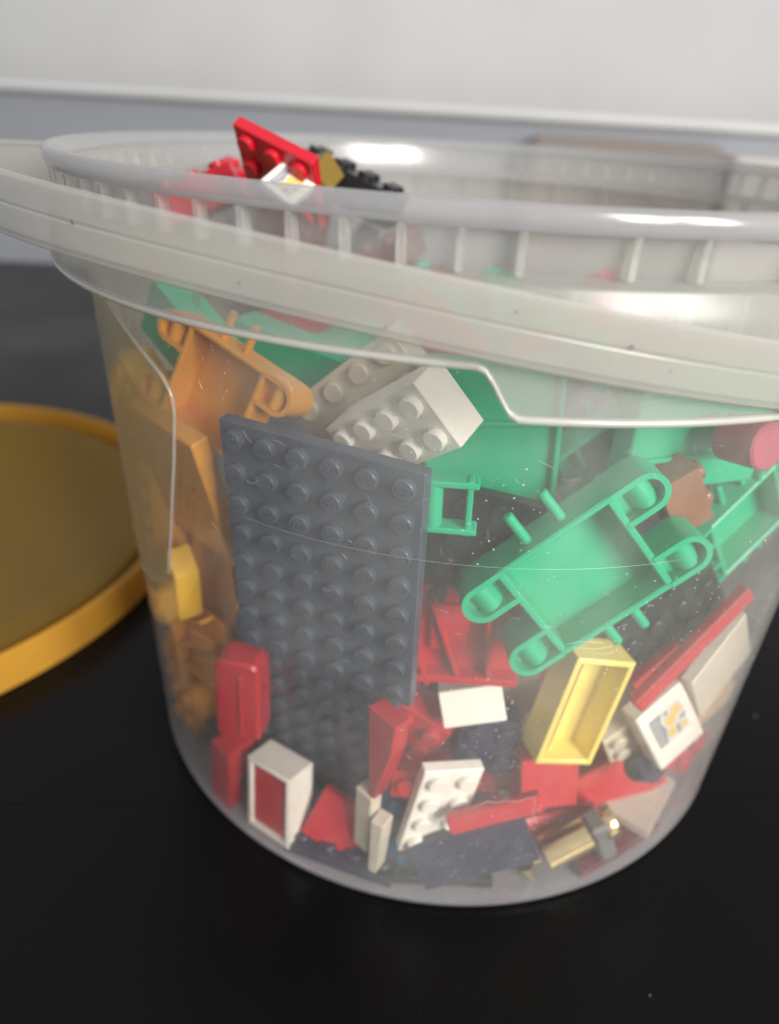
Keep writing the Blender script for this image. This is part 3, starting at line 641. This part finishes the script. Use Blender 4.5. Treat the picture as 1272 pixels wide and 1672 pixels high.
    ({'type': 'ribtray', 'col': 'amber', 'name': 'toy_fence_piece', 'cat': 'toy piece', 'label': 'amber ribbed panel at the left wall above the red post'}, (-67.04, -55.19, 40.89), (0.3596, 0.662, 0.2484, -0.6089)),
    ({'type': 'brick', 'nx': 2, 'ny': 2, 'h': 9.6, 'col': 'yellow', 'name': 'toy_brick', 'cat': 'toy brick', 'label': 'yellow brick at the far left behind the top of the label'}, (-79.4, -42.67, 118.05), (0.5902, 0.6878, -0.1641, -0.3895)),
    ({'type': 'brick', 'nx': 2, 'ny': 4, 'h': 9.6, 'col': 'amber', 'name': 'toy_brick', 'cat': 'toy brick', 'label': 'amber brick at the far left behind the lower part of the label'}, (-79.3, -42.1, 86.81), (0.6332, 0.6582, -0.2584, -0.3148)),
    ({'type': 'brick', 'nx': 2, 'ny': 4, 'h': 9.6, 'col': 'amber', 'name': 'toy_brick', 'cat': 'toy brick', 'label': 'amber eight-stud brick low at the left wall beside the red post'}, (-74.95, -41.34, 18.56), (0.6713, 0.6339, -0.3134, -0.2221)),
    ({'type': 'tile', 'sx': 28, 'sy': 34, 'h': 5, 'col': 'amber', 'name': 'flat_toy_piece', 'cat': 'toy piece', 'label': 'broad amber flat piece deeper in behind the yellow slope piece'}, (-72.27, -41.02, 67.03), (0.6819, 0.6585, -0.2575, -0.1873)),
    ({'type': 'brick', 'nx': 2, 'ny': 4, 'h': 9.6, 'col': 'green', 'name': 'toy_brick', 'cat': 'toy brick', 'studs': 0, 'label': 'green brick high up between the amber chassis and the shaded cream brick'}, (-42.69, -37.81, 127.8), (0.6074, 0.462, -0.5353, 0.3621)),
    ({'type': 'brick', 'nx': 2, 'ny': 3, 'h': 9.6, 'col': 'green', 'name': 'toy_brick', 'cat': 'toy brick', 'studs': 0, 'label': 'green brick at the upper left just under the skirt'}, (-68.05, -39.26, 133.88), (0.6881, 0.485, -0.5146, 0.1627)),
    ({'type': 'brick', 'nx': 2, 'ny': 3, 'h': 3.2, 'col': 'maroon', 'name': 'toy_plate', 'cat': 'toy plate', 'label': 'maroon plate in shade between amber panel and slate plate'}, (-67.56, -40.61, 64.83), (0.6599, 0.694, -0.1357, -0.2541)),
    ({'type': 'brick', 'nx': 1, 'ny': 3, 'h': 9.6, 'col': 'red', 'name': 'toy_brick', 'cat': 'toy brick', 'studs': 0, 'label': 'dark red brick under the red post at the lower left'}, (-53.33, -69.9, 13.85), (0.669, 0.6833, -0.1819, -0.2291)),
    ({'type': 'brick', 'nx': 4, 'ny': 2, 'h': 3.2, 'col': 'navy', 'name': 'toy_plate', 'cat': 'toy plate', 'label': 'navy plate lying flat on the bucket bottom under the flat dark red tile'}, (-19.58, -85.87, 2.2), (0.9945, 0.0, 0.0, -0.1045)),
    ({'type': 'brick', 'nx': 4, 'ny': 2, 'h': 3.2, 'col': 'black', 'name': 'toy_plate', 'cat': 'toy plate', 'studs': 0, 'label': 'black plate lying flat at the front of the bucket bottom below the navy plate'}, (4.98, -86.21, 2.2), (0.9986, 0.0, 0.0, 0.0523)),
    ({'type': 'brick', 'nx': 4, 'ny': 2, 'h': 3.2, 'col': 'maroon', 'name': 'toy_plate', 'cat': 'toy plate', 'studs': 0, 'label': 'maroon plate lying flat on the bucket bottom right of the brass peg'}, (53.88, -69.87, 2.2), (0.9455, 0.0, 0.0, 0.3256)),
    ({'type': 'brick', 'nx': 3, 'ny': 2, 'h': 3.2, 'col': 'cream', 'name': 'toy_plate', 'cat': 'toy plate', 'studs': 0, 'label': 'cream plate lying flat at the lower right wall'}, (64.85, -58.53, 6.0), (0.866, 0.0, 0.0, 0.5)),
    ({'type': 'brick', 'nx': 4, 'ny': 2, 'h': 9.6, 'col': 'black', 'name': 'toy_brick', 'cat': 'toy brick', 'label': 'black studded brick lying flat at the lower left wall behind the red brick'}, (-54.41, -63.19, 2.2), (0.9063, 0.0, 0.0, -0.4226)),
    ({'type': 'brick', 'nx': 3, 'ny': 3, 'h': 3.2, 'col': 'red', 'name': 'toy_plate', 'cat': 'toy plate', 'label': 'red studded plate sticking up above the bucket rim'}, (-52.51, -13.44, 170.03), (0.3994, 0.891, -0.0634, -0.2065)),
    ({'type': 'brick', 'nx': 4, 'ny': 2, 'h': 9.6, 'col': 'black', 'name': 'toy_brick', 'cat': 'toy brick', 'label': 'black studded brick poking above the rim right of the red plate'}, (-41.65, 14.45, 159.89), (0.9823, -0.0196, 0.1793, -0.0508)),
    ({'type': 'tile', 'sx': 10, 'sy': 10, 'h': 3.2, 'col': 'white', 'pic': 1, 'name': 'printed_toy_tile', 'cat': 'toy tile', 'label': 'small white printed tile at the rim between red plate and black brick'}, (-49.73, -22.57, 166.63), (0.9005, 0.32, 0.2195, -0.1964)),
    ({'type': 'brick', 'nx': 1, 'ny': 1, 'h': 9.6, 'col': 'olive', 'name': 'toy_brick', 'cat': 'toy brick', 'label': 'olive yellow brick wedged between the red plate and black brick at the rim', 'studs': 0}, (-49.69, 0.94, 167.56), (0.7937, 0.361, 0.4883, -0.0362)),
    ({'type': 'brick', 'nx': 2, 'ny': 2, 'h': 9.6, 'col': 'red', 'name': 'toy_brick', 'cat': 'toy brick', 'label': 'dark red brick just left of the red plate above the rim'}, (-80.47, 32.21, 157.21), (0.9902, -0.0054, 0.111, 0.0845)),
    ({'type': 'brick', 'nx': 3, 'ny': 2, 'h': 9.6, 'col': 'red', 'name': 'toy_brick', 'cat': 'toy brick', 'label': 'red brick furthest left above the bucket rim'}, (-79.92, 3.24, 156.07), (0.9693, -0.0649, -0.2102, 0.1094)),
]
for spec, loc, quat in PIECES: build(spec, loc, quat)
FILL = [
    ({'type': 'filler', 'nx': 2, 'ny': 2, 'h': 9.6, 'col': 'black', 'name': 'toy_brick', 'cat': 'toy brick', 'label': 'four-stud black brick in the pile behind and above the shaded green chassis', 'group': 'toy pieces buried in the pile'}, (33.87, -3.11, 120.0), (0.3788, 0.3788, -0.5971, -0.5971)),
    ({'type': 'filler', 'nx': 2, 'ny': 6, 'h': 9.6, 'col': 'red', 'name': 'toy_brick', 'cat': 'toy brick', 'label': 'long twelve-stud red brick in the pile behind and right of the white tipped brick', 'group': 'toy pieces buried in the pile'}, (10.34, -10.84, 120.0), (0.1045, 0.6993, -0.1045, 0.6993)),
    ({'type': 'filler', 'nx': 2, 'ny': 6, 'h': 9.6, 'col': 'red', 'name': 'toy_brick', 'cat': 'toy brick', 'label': 'long twelve-stud red brick in the pile behind and right of the amber chassis', 'group': 'toy pieces buried in the pile'}, (-50.34, 25.13, 121.6), (0.0, 0.7269, 0.6867, -0.0)),
    ({'type': 'filler', 'nx': 2, 'ny': 4, 'h': 3.2, 'col': 'maroon', 'name': 'toy_plate', 'cat': 'toy plate', 'label': 'eight-stud maroon plate in the pile behind and right of the white studded plate', 'group': 'toy pieces buried in the pile'}, (14.7, -59.54, 9.59), (0.9736, 0.1878, -0.1142, 0.0607)),
    ({'type': 'filler', 'nx': 2, 'ny': 4, 'h': 9.6, 'col': 'red', 'name': 'toy_brick', 'cat': 'toy brick', 'label': 'eight-stud red brick in the pile behind and above the white tipped brick', 'group': 'toy pieces buried in the pile'}, (-16.22, 83.78, 116.74), (0.9495, -0.0125, 0.3113, 0.038)),
    ({'type': 'filler', 'nx': 2, 'ny': 6, 'h': 9.6, 'col': 'red', 'name': 'toy_brick', 'cat': 'toy brick', 'label': 'long twelve-stud red brick in the pile behind and above the white tipped brick', 'group': 'toy pieces buried in the pile'}, (-9.13, 1.8, 123.15), (0.9204, 0.1436, -0.2841, 0.2271)),
    ({'type': 'filler', 'nx': 4, 'ny': 4, 'h': 3.2, 'col': 'red', 'name': 'toy_plate', 'cat': 'toy plate', 'label': 'sixteen-stud red plate in the pile behind and above the white tipped brick', 'group': 'toy pieces buried in the pile'}, (-8.37, -9.6, 115.2), (0.0, -0.9766, 0.2151, 0.0)),
    ({'type': 'filler', 'nx': 2, 'ny': 6, 'h': 9.6, 'col': 'green', 'name': 'toy_brick', 'cat': 'toy brick', 'label': 'long twelve-stud green brick in the pile behind and above the white tipped brick', 'group': 'toy pieces buried in the pile'}, (-27.36, 53.96, 120.0), (0.3377, 0.6212, -0.3377, 0.6212)),
    ({'type': 'filler', 'nx': 2, 'ny': 4, 'h': 3.2, 'col': 'navy', 'name': 'toy_plate', 'cat': 'toy plate', 'label': 'eight-stud navy blue plate in the pile behind and above the lower slate plate', 'group': 'toy pieces buried in the pile'}, (-38.89, -26.99, 18.08), (0.1109, 0.114, -0.7076, -0.6885)),
    ({'type': 'filler', 'nx': 2, 'ny': 6, 'h': 3.2, 'col': 'red', 'name': 'toy_plate', 'cat': 'toy plate', 'label': 'long twelve-stud red plate in the pile behind and left of the black studded plate', 'group': 'toy pieces buried in the pile'}, (66.74, 5.17, 36.38), (0.0281, -0.2249, -0.971, 0.0756)),
    ({'type': 'filler', 'nx': 2, 'ny': 6, 'h': 3.2, 'col': 'red', 'name': 'toy_plate', 'cat': 'toy plate', 'label': 'long twelve-stud red plate in the pile behind and right of the red upright post', 'group': 'toy pieces buried in the pile'}, (-54.93, -36.8, 8.62), (0.9806, -0.1018, 0.1448, 0.084)),
    ({'type': 'filler', 'nx': 2, 'ny': 6, 'h': 9.6, 'col': 'navy', 'name': 'toy_brick', 'cat': 'toy brick', 'label': 'long twelve-stud navy blue brick in the pile behind and right of the lower slate plate', 'group': 'toy pieces buried in the pile'}, (-18.6, -41.42, 30.24), (0.2771, -0.1474, 0.839, 0.4445)),
    ({'type': 'filler', 'nx': 1, 'ny': 4, 'h': 9.6, 'col': 'maroon', 'name': 'toy_brick', 'cat': 'toy brick', 'label': 'slim four-stud maroon brick in the pile behind and above the white tipped brick', 'group': 'toy pieces buried in the pile'}, (-36.55, 80.55, 116.0), (0.5218, 0.4772, 0.5218, -0.4772)),
    ({'type': 'filler', 'nx': 1, 'ny': 3, 'h': 9.6, 'col': 'green', 'name': 'toy_brick', 'cat': 'toy brick', 'label': 'slim three-stud green brick in the pile behind and above the shaded green chassis', 'group': 'toy pieces buried in the pile'}, (44.66, 36.37, 116.0), (0.3711, -0.6019, 0.3711, 0.6019)),
    ({'type': 'filler', 'nx': 2, 'ny': 6, 'h': 9.6, 'col': 'maroon', 'name': 'toy_brick', 'cat': 'toy brick', 'label': 'long twelve-stud maroon brick in the pile behind and left of the black studded plate', 'group': 'toy pieces buried in the pile'}, (56.0, -13.0, 51.03), (0.01, 0.001, 0.995, 0.0996)),
    ({'type': 'filler', 'nx': 1, 'ny': 3, 'h': 9.6, 'col': 'black', 'name': 'toy_brick', 'cat': 'toy brick', 'label': 'slim three-stud black brick in the pile behind and above the white tipped brick', 'group': 'toy pieces buried in the pile'}, (-46.53, 68.68, 141.08), (0.2496, -0.9405, 0.1587, 0.1675)),
    ({'type': 'filler', 'nx': 2, 'ny': 4, 'h': 9.6, 'col': 'green', 'name': 'toy_brick', 'cat': 'toy brick', 'label': 'eight-stud green brick in the pile behind and left of the white tipped brick', 'group': 'toy pieces buried in the pile'}, (-41.91, -5.76, 120.0), (0.0971, 0.7004, -0.0971, 0.7004)),
    ({'type': 'filler', 'nx': 1, 'ny': 3, 'h': 9.6, 'col': 'red', 'name': 'toy_brick', 'cat': 'toy brick', 'label': 'slim three-stud red brick in the pile behind and above the shaded green chassis', 'group': 'toy pieces buried in the pile'}, (55.6, 84.89, 123.73), (0.0525, 0.4176, 0.5706, -0.7052)),
    ({'type': 'filler', 'nx': 1, 'ny': 3, 'h': 9.6, 'col': 'maroon', 'name': 'toy_brick', 'cat': 'toy brick', 'label': 'slim three-stud maroon brick in the pile behind and above the white tipped brick', 'group': 'toy pieces buried in the pile'}, (0.34, 44.48, 116.0), (0.2303, 0.6685, -0.2303, 0.6685)),
    ({'type': 'filler', 'nx': 1, 'ny': 4, 'h': 9.6, 'col': 'navy', 'name': 'toy_brick', 'cat': 'toy brick', 'label': 'slim four-stud navy blue brick in the pile behind and above the red upright post', 'group': 'toy pieces buried in the pile'}, (-70.6, -4.92, 6.0), (0.4633, 0.5342, -0.4633, 0.5342)),
    ({'type': 'filler', 'nx': 1, 'ny': 2, 'h': 9.6, 'col': 'red', 'name': 'toy_brick', 'cat': 'toy brick', 'label': 'two-stud red brick in the pile directly behind the white studded plate', 'group': 'toy pieces buried in the pile'}, (-1.21, -73.74, 19.16), (0.4366, -0.8091, 0.3879, -0.0662)),
    ({'type': 'filler', 'nx': 2, 'ny': 4, 'h': 9.6, 'col': 'green', 'name': 'toy_brick', 'cat': 'toy brick', 'label': 'eight-stud green brick in the pile behind and above the shaded green chassis', 'group': 'toy pieces buried in the pile'}, (33.52, 15.13, 117.62), (0.5094, -0.0923, 0.1526, -0.8418)),
    ({'type': 'filler', 'nx': 1, 'ny': 4, 'h': 9.6, 'col': 'black', 'name': 'toy_brick', 'cat': 'toy brick', 'label': 'slim four-stud black brick in the pile behind and above the shaded green chassis', 'group': 'toy pieces buried in the pile'}, (37.98, 65.64, 116.0), (0.439, 0.5543, -0.439, 0.5543)),
    ({'type': 'filler', 'nx': 2, 'ny': 6, 'h': 9.6, 'col': 'green', 'name': 'toy_brick', 'cat': 'toy brick', 'label': 'long twelve-stud green brick in the pile behind and above the shaded green chassis', 'group': 'toy pieces buried in the pile'}, (13.4, 40.54, 129.08), (0.1208, -0.9806, -0.0828, 0.1303)),
    ({'type': 'filler', 'nx': 1, 'ny': 3, 'h': 9.6, 'col': 'amber', 'name': 'toy_brick', 'cat': 'toy brick', 'label': 'slim three-stud amber brick in the pile behind and below the yellow slope piece', 'group': 'toy pieces buried in the pile'}, (-80.3, -31.29, 33.2), (0.7002, 0.1026, 0.1941, 0.6793)),
    ({'type': 'filler', 'nx': 1, 'ny': 2, 'h': 9.6, 'col': 'navy', 'name': 'toy_brick', 'cat': 'toy brick', 'label': 'two-stud navy blue brick in the pile behind and above the lower slate plate', 'group': 'toy pieces buried in the pile'}, (-37.39, -36.57, 28.26), (0.4308, -0.1442, 0.0304, -0.8904)),
    ({'type': 'filler', 'nx': 2, 'ny': 6, 'h': 3.2, 'col': 'green', 'name': 'toy_plate', 'cat': 'toy plate', 'label': 'long twelve-stud green plate in the pile behind and above the white tipped brick', 'group': 'toy pieces buried in the pile'}, (-36.05, 68.76, 130.19), (0.0552, 0.9293, 0.2838, 0.2298)),
    ({'type': 'filler', 'nx': 2, 'ny': 4, 'h': 9.6, 'col': 'red', 'name': 'toy_brick', 'cat': 'toy brick', 'label': 'eight-stud red brick in the pile behind and above the lower slate plate', 'group': 'toy pieces buried in the pile'}, (-32.61, -45.45, 27.49), (0.0311, -0.8884, -0.4348, 0.144)),
    ({'type': 'filler', 'nx': 2, 'ny': 6, 'h': 9.6, 'col': 'black', 'name': 'toy_brick', 'cat': 'toy brick', 'label': 'long twelve-stud black brick in the pile behind and above the red upright post', 'group': 'toy pieces buried in the pile'}, (-52.52, -35.91, 32.33), (0.0657, -0.4019, -0.1976, 0.8917)),
    ({'type': 'filler', 'nx': 2, 'ny': 2, 'h': 9.6, 'col': 'cream', 'name': 'toy_brick', 'cat': 'toy brick', 'label': 'four-stud cream brick in the pile directly behind the black studded plate', 'group': 'toy pieces buried in the pile'}, (76.72, -12.22, 44.18), (0.5391, 0.4758, -0.226, -0.6572)),
    ({'type': 'filler', 'nx': 2, 'ny': 3, 'h': 9.6, 'col': 'navy', 'name': 'toy_brick', 'cat': 'toy brick', 'label': 'six-stud navy blue brick in the pile behind and right of the blank white brick end', 'group': 'toy pieces buried in the pile'}, (30.75, -46.78, 16.55), (0.1288, -0.9662, 0.153, -0.1625)),
    ({'type': 'filler', 'nx': 4, 'ny': 4, 'h': 3.2, 'col': 'red', 'name': 'toy_plate', 'cat': 'toy plate', 'label': 'sixteen-stud red plate in the pile behind and above the shaded green chassis', 'group': 'toy pieces buried in the pile'}, (40.87, 43.78, 123.2), (0.0, -0.7358, -0.6772, 0.0)),
    ({'type': 'filler', 'nx': 1, 'ny': 2, 'h': 9.6, 'col': 'red', 'name': 'toy_brick', 'cat': 'toy brick', 'label': 'two-stud red brick in the pile behind and above the red upright post', 'group': 'toy pieces buried in the pile'}, (-65.93, -23.07, 21.29), (0.473, 0.2822, 0.6571, -0.5146)),
    ({'type': 'filler', 'nx': 4, 'ny': 4, 'h': 3.2, 'col': 'maroon', 'name': 'toy_plate', 'cat': 'toy plate', 'label': 'sixteen-stud maroon plate in the pile behind and above the amber chassis', 'group': 'toy pieces buried in the pile'}, (-72.08, 70.29, 146.72), (0.6229, 0.2038, 0.6847, -0.3188)),
    ({'type': 'filler', 'nx': 1, 'ny': 4, 'h': 9.6, 'col': 'black', 'name': 'toy_brick', 'cat': 'toy brick', 'label': 'slim four-stud black brick in the pile behind and above the amber chassis', 'group': 'toy pieces buried in the pile'}, (-63.59, 36.26, 125.35), (0.2765, -0.669, -0.6797, -0.1182)),
    ({'type': 'filler', 'nx': 2, 'ny': 6, 'h': 9.6, 'col': 'green', 'name': 'toy_brick', 'cat': 'toy brick', 'label': 'long twelve-stud green brick in the pile behind and above the small green frame', 'group': 'toy pieces buried in the pile'}, (-3.58, 26.72, 127.41), (0.4987, 0.2504, -0.828, 0.0549)),
    ({'type': 'filler', 'nx': 2, 'ny': 2, 'h': 9.6, 'col': 'red', 'name': 'toy_brick', 'cat': 'toy brick', 'label': 'four-stud red brick in the pile behind and below the yellow hollow brick', 'group': 'toy pieces buried in the pile'}, (46.09, -53.52, 16.25), (0.2213, -0.0289, 0.5119, 0.8295)),
    ({'type': 'filler', 'nx': 2, 'ny': 6, 'h': 9.6, 'col': 'black', 'name': 'toy_brick', 'cat': 'toy brick', 'label': 'long twelve-stud black brick in the pile behind and above the black studded plate', 'group': 'toy pieces buried in the pile'}, (84.07, 5.67, 39.73), (0.9879, 0.1133, -0.0895, 0.056)),
    ({'type': 'filler', 'nx': 2, 'ny': 6, 'h': 9.6, 'col': 'red', 'name': 'toy_brick', 'cat': 'toy brick', 'label': 'long twelve-stud red brick in the pile behind and above the blank white brick end', 'group': 'toy pieces buried in the pile'}, (5.97, -53.07, 36.81), (0.7445, -0.0601, 0.1903, -0.6371)),
    ({'type': 'filler', 'nx': 1, 'ny': 4, 'h': 9.6, 'col': 'red', 'name': 'toy_brick', 'cat': 'toy brick', 'label': 'slim four-stud red brick in the pile behind and above the white tipped brick', 'group': 'toy pieces buried in the pile'}, (-27.05, 79.54, 129.6), (0.0, 0.9978, 0.0659, -0.0)),
    ({'type': 'filler', 'nx': 1, 'ny': 3, 'h': 9.6, 'col': 'red', 'name': 'toy_brick', 'cat': 'toy brick', 'label': 'slim three-stud red brick in the pile behind and below the black studded plate', 'group': 'toy pieces buried in the pile'}, (85.7, 2.53, 19.02), (0.6941, 0.0419, -0.1595, 0.7007)),
    ({'type': 'filler', 'nx': 2, 'ny': 3, 'h': 9.6, 'col': 'navy', 'name': 'toy_brick', 'cat': 'toy brick', 'label': 'six-stud navy blue brick in the pile directly behind the red upright post', 'group': 'toy pieces buried in the pile'}, (-66.53, -29.66, 10.0), (0.101, 0.6999, 0.101, -0.6999)),
    ({'type': 'filler', 'nx': 4, 'ny': 4, 'h': 3.2, 'col': 'red', 'name': 'toy_plate', 'cat': 'toy plate', 'label': 'sixteen-stud red plate in the pile behind and above the amber chassis', 'group': 'toy pieces buried in the pile'}, (-57.05, 57.22, 121.17), (0.8012, 0.1631, 0.2525, -0.5175)),
    ({'type': 'filler', 'nx': 4, 'ny': 4, 'h': 3.2, 'col': 'red', 'name': 'toy_plate', 'cat': 'toy plate', 'label': 'sixteen-stud red plate in the pile behind and above the small green frame', 'group': 'toy pieces buried in the pile'}, (6.84, 84.04, 126.23), (0.0366, 0.6994, -0.7137, 0.0145)),
    ({'type': 'filler', 'nx': 2, 'ny': 6, 'h': 9.6, 'col': 'maroon', 'name': 'toy_brick', 'cat': 'toy brick', 'label': 'long twelve-stud maroon brick in the pile behind and above the white tipped brick', 'group': 'toy pieces buried in the pile'}, (-30.34, 66.03, 133.7), (0.9827, -0.0177, -0.1782, -0.0474)),
    ({'type': 'filler', 'nx': 2, 'ny': 6, 'h': 3.2, 'col': 'maroon', 'name': 'toy_plate', 'cat': 'toy plate', 'label': 'long twelve-stud maroon plate in the pile behind and above the blank white brick end', 'group': 'toy pieces buried in the pile'}, (20.23, -26.68, 21.19), (0.2492, 0.5123, 0.6617, -0.4874)),
    ({'type': 'filler', 'nx': 2, 'ny': 3, 'h': 9.6, 'col': 'amber', 'name': 'toy_brick', 'cat': 'toy brick', 'label': 'six-stud amber brick in the pile behind and above the yellow slope piece', 'group': 'toy pieces buried in the pile'}, (-83.44, 7.16, 34.11), (0.4907, 0.4943, -0.041, -0.7163)),
    ({'type': 'filler', 'nx': 2, 'ny': 2, 'h': 9.6, 'col': 'red', 'name': 'toy_brick', 'cat': 'toy brick', 'label': 'four-stud red brick in the pile directly behind the printed tile', 'group': 'toy pieces buried in the pile'}, (65.73, -47.46, 32.33), (0.2443, 0.6516, 0.1655, -0.6988)),
    ({'type': 'filler', 'nx': 2, 'ny': 6, 'h': 9.6, 'col': 'black', 'name': 'toy_brick', 'cat': 'toy brick', 'label': 'long twelve-stud black brick in the pile behind and right of the yellow slope piece', 'group': 'toy pieces buried in the pile'}, (-79.78, 3.5, 34.22), (0.5007, -0.2083, 0.8208, 0.1792)),
    ({'type': 'filler', 'nx': 2, 'ny': 6, 'h': 3.2, 'col': 'red', 'name': 'toy_plate', 'cat': 'toy plate', 'label': 'long twelve-stud red plate in the pile behind and right of the red ribbed panel', 'group': 'toy pieces buried in the pile'}, (21.31, -23.2, 26.0), (0.7071, -0.7071, -0.0, 0.0)),
    ({'type': 'filler', 'nx': 1, 'ny': 2, 'h': 9.6, 'col': 'amber', 'name': 'toy_brick', 'cat': 'toy brick', 'label': 'two-stud amber brick in the pile behind and right of the yellow slope piece', 'group': 'toy pieces buried in the pile'}, (-88.65, 5.51, 11.9), (0.2318, 0.1078, 0.6435, 0.7215)),
    ({'type': 'filler', 'nx': 2, 'ny': 2, 'h': 9.6, 'col': 'red', 'name': 'toy_brick', 'cat': 'toy brick', 'label': 'four-stud red brick in the pile directly behind the yellow hollow brick', 'group': 'toy pieces buried in the pile'}, (32.57, -56.8, 39.58), (0.4474, 0.3904, 0.3818, 0.7083)),
    ({'type': 'filler', 'nx': 2, 'ny': 6, 'h': 3.2, 'col': 'slate', 'name': 'toy_plate', 'cat': 'toy plate', 'label': 'long twelve-stud slate grey plate in the pile behind and above the white tipped brick', 'group': 'toy pieces buried in the pile'}, (-41.36, 39.5, 128.0), (0.9224, 0.0, 0.0, 0.3862)),
]
for spec, loc, quat in FILL: build(spec, loc, quat)
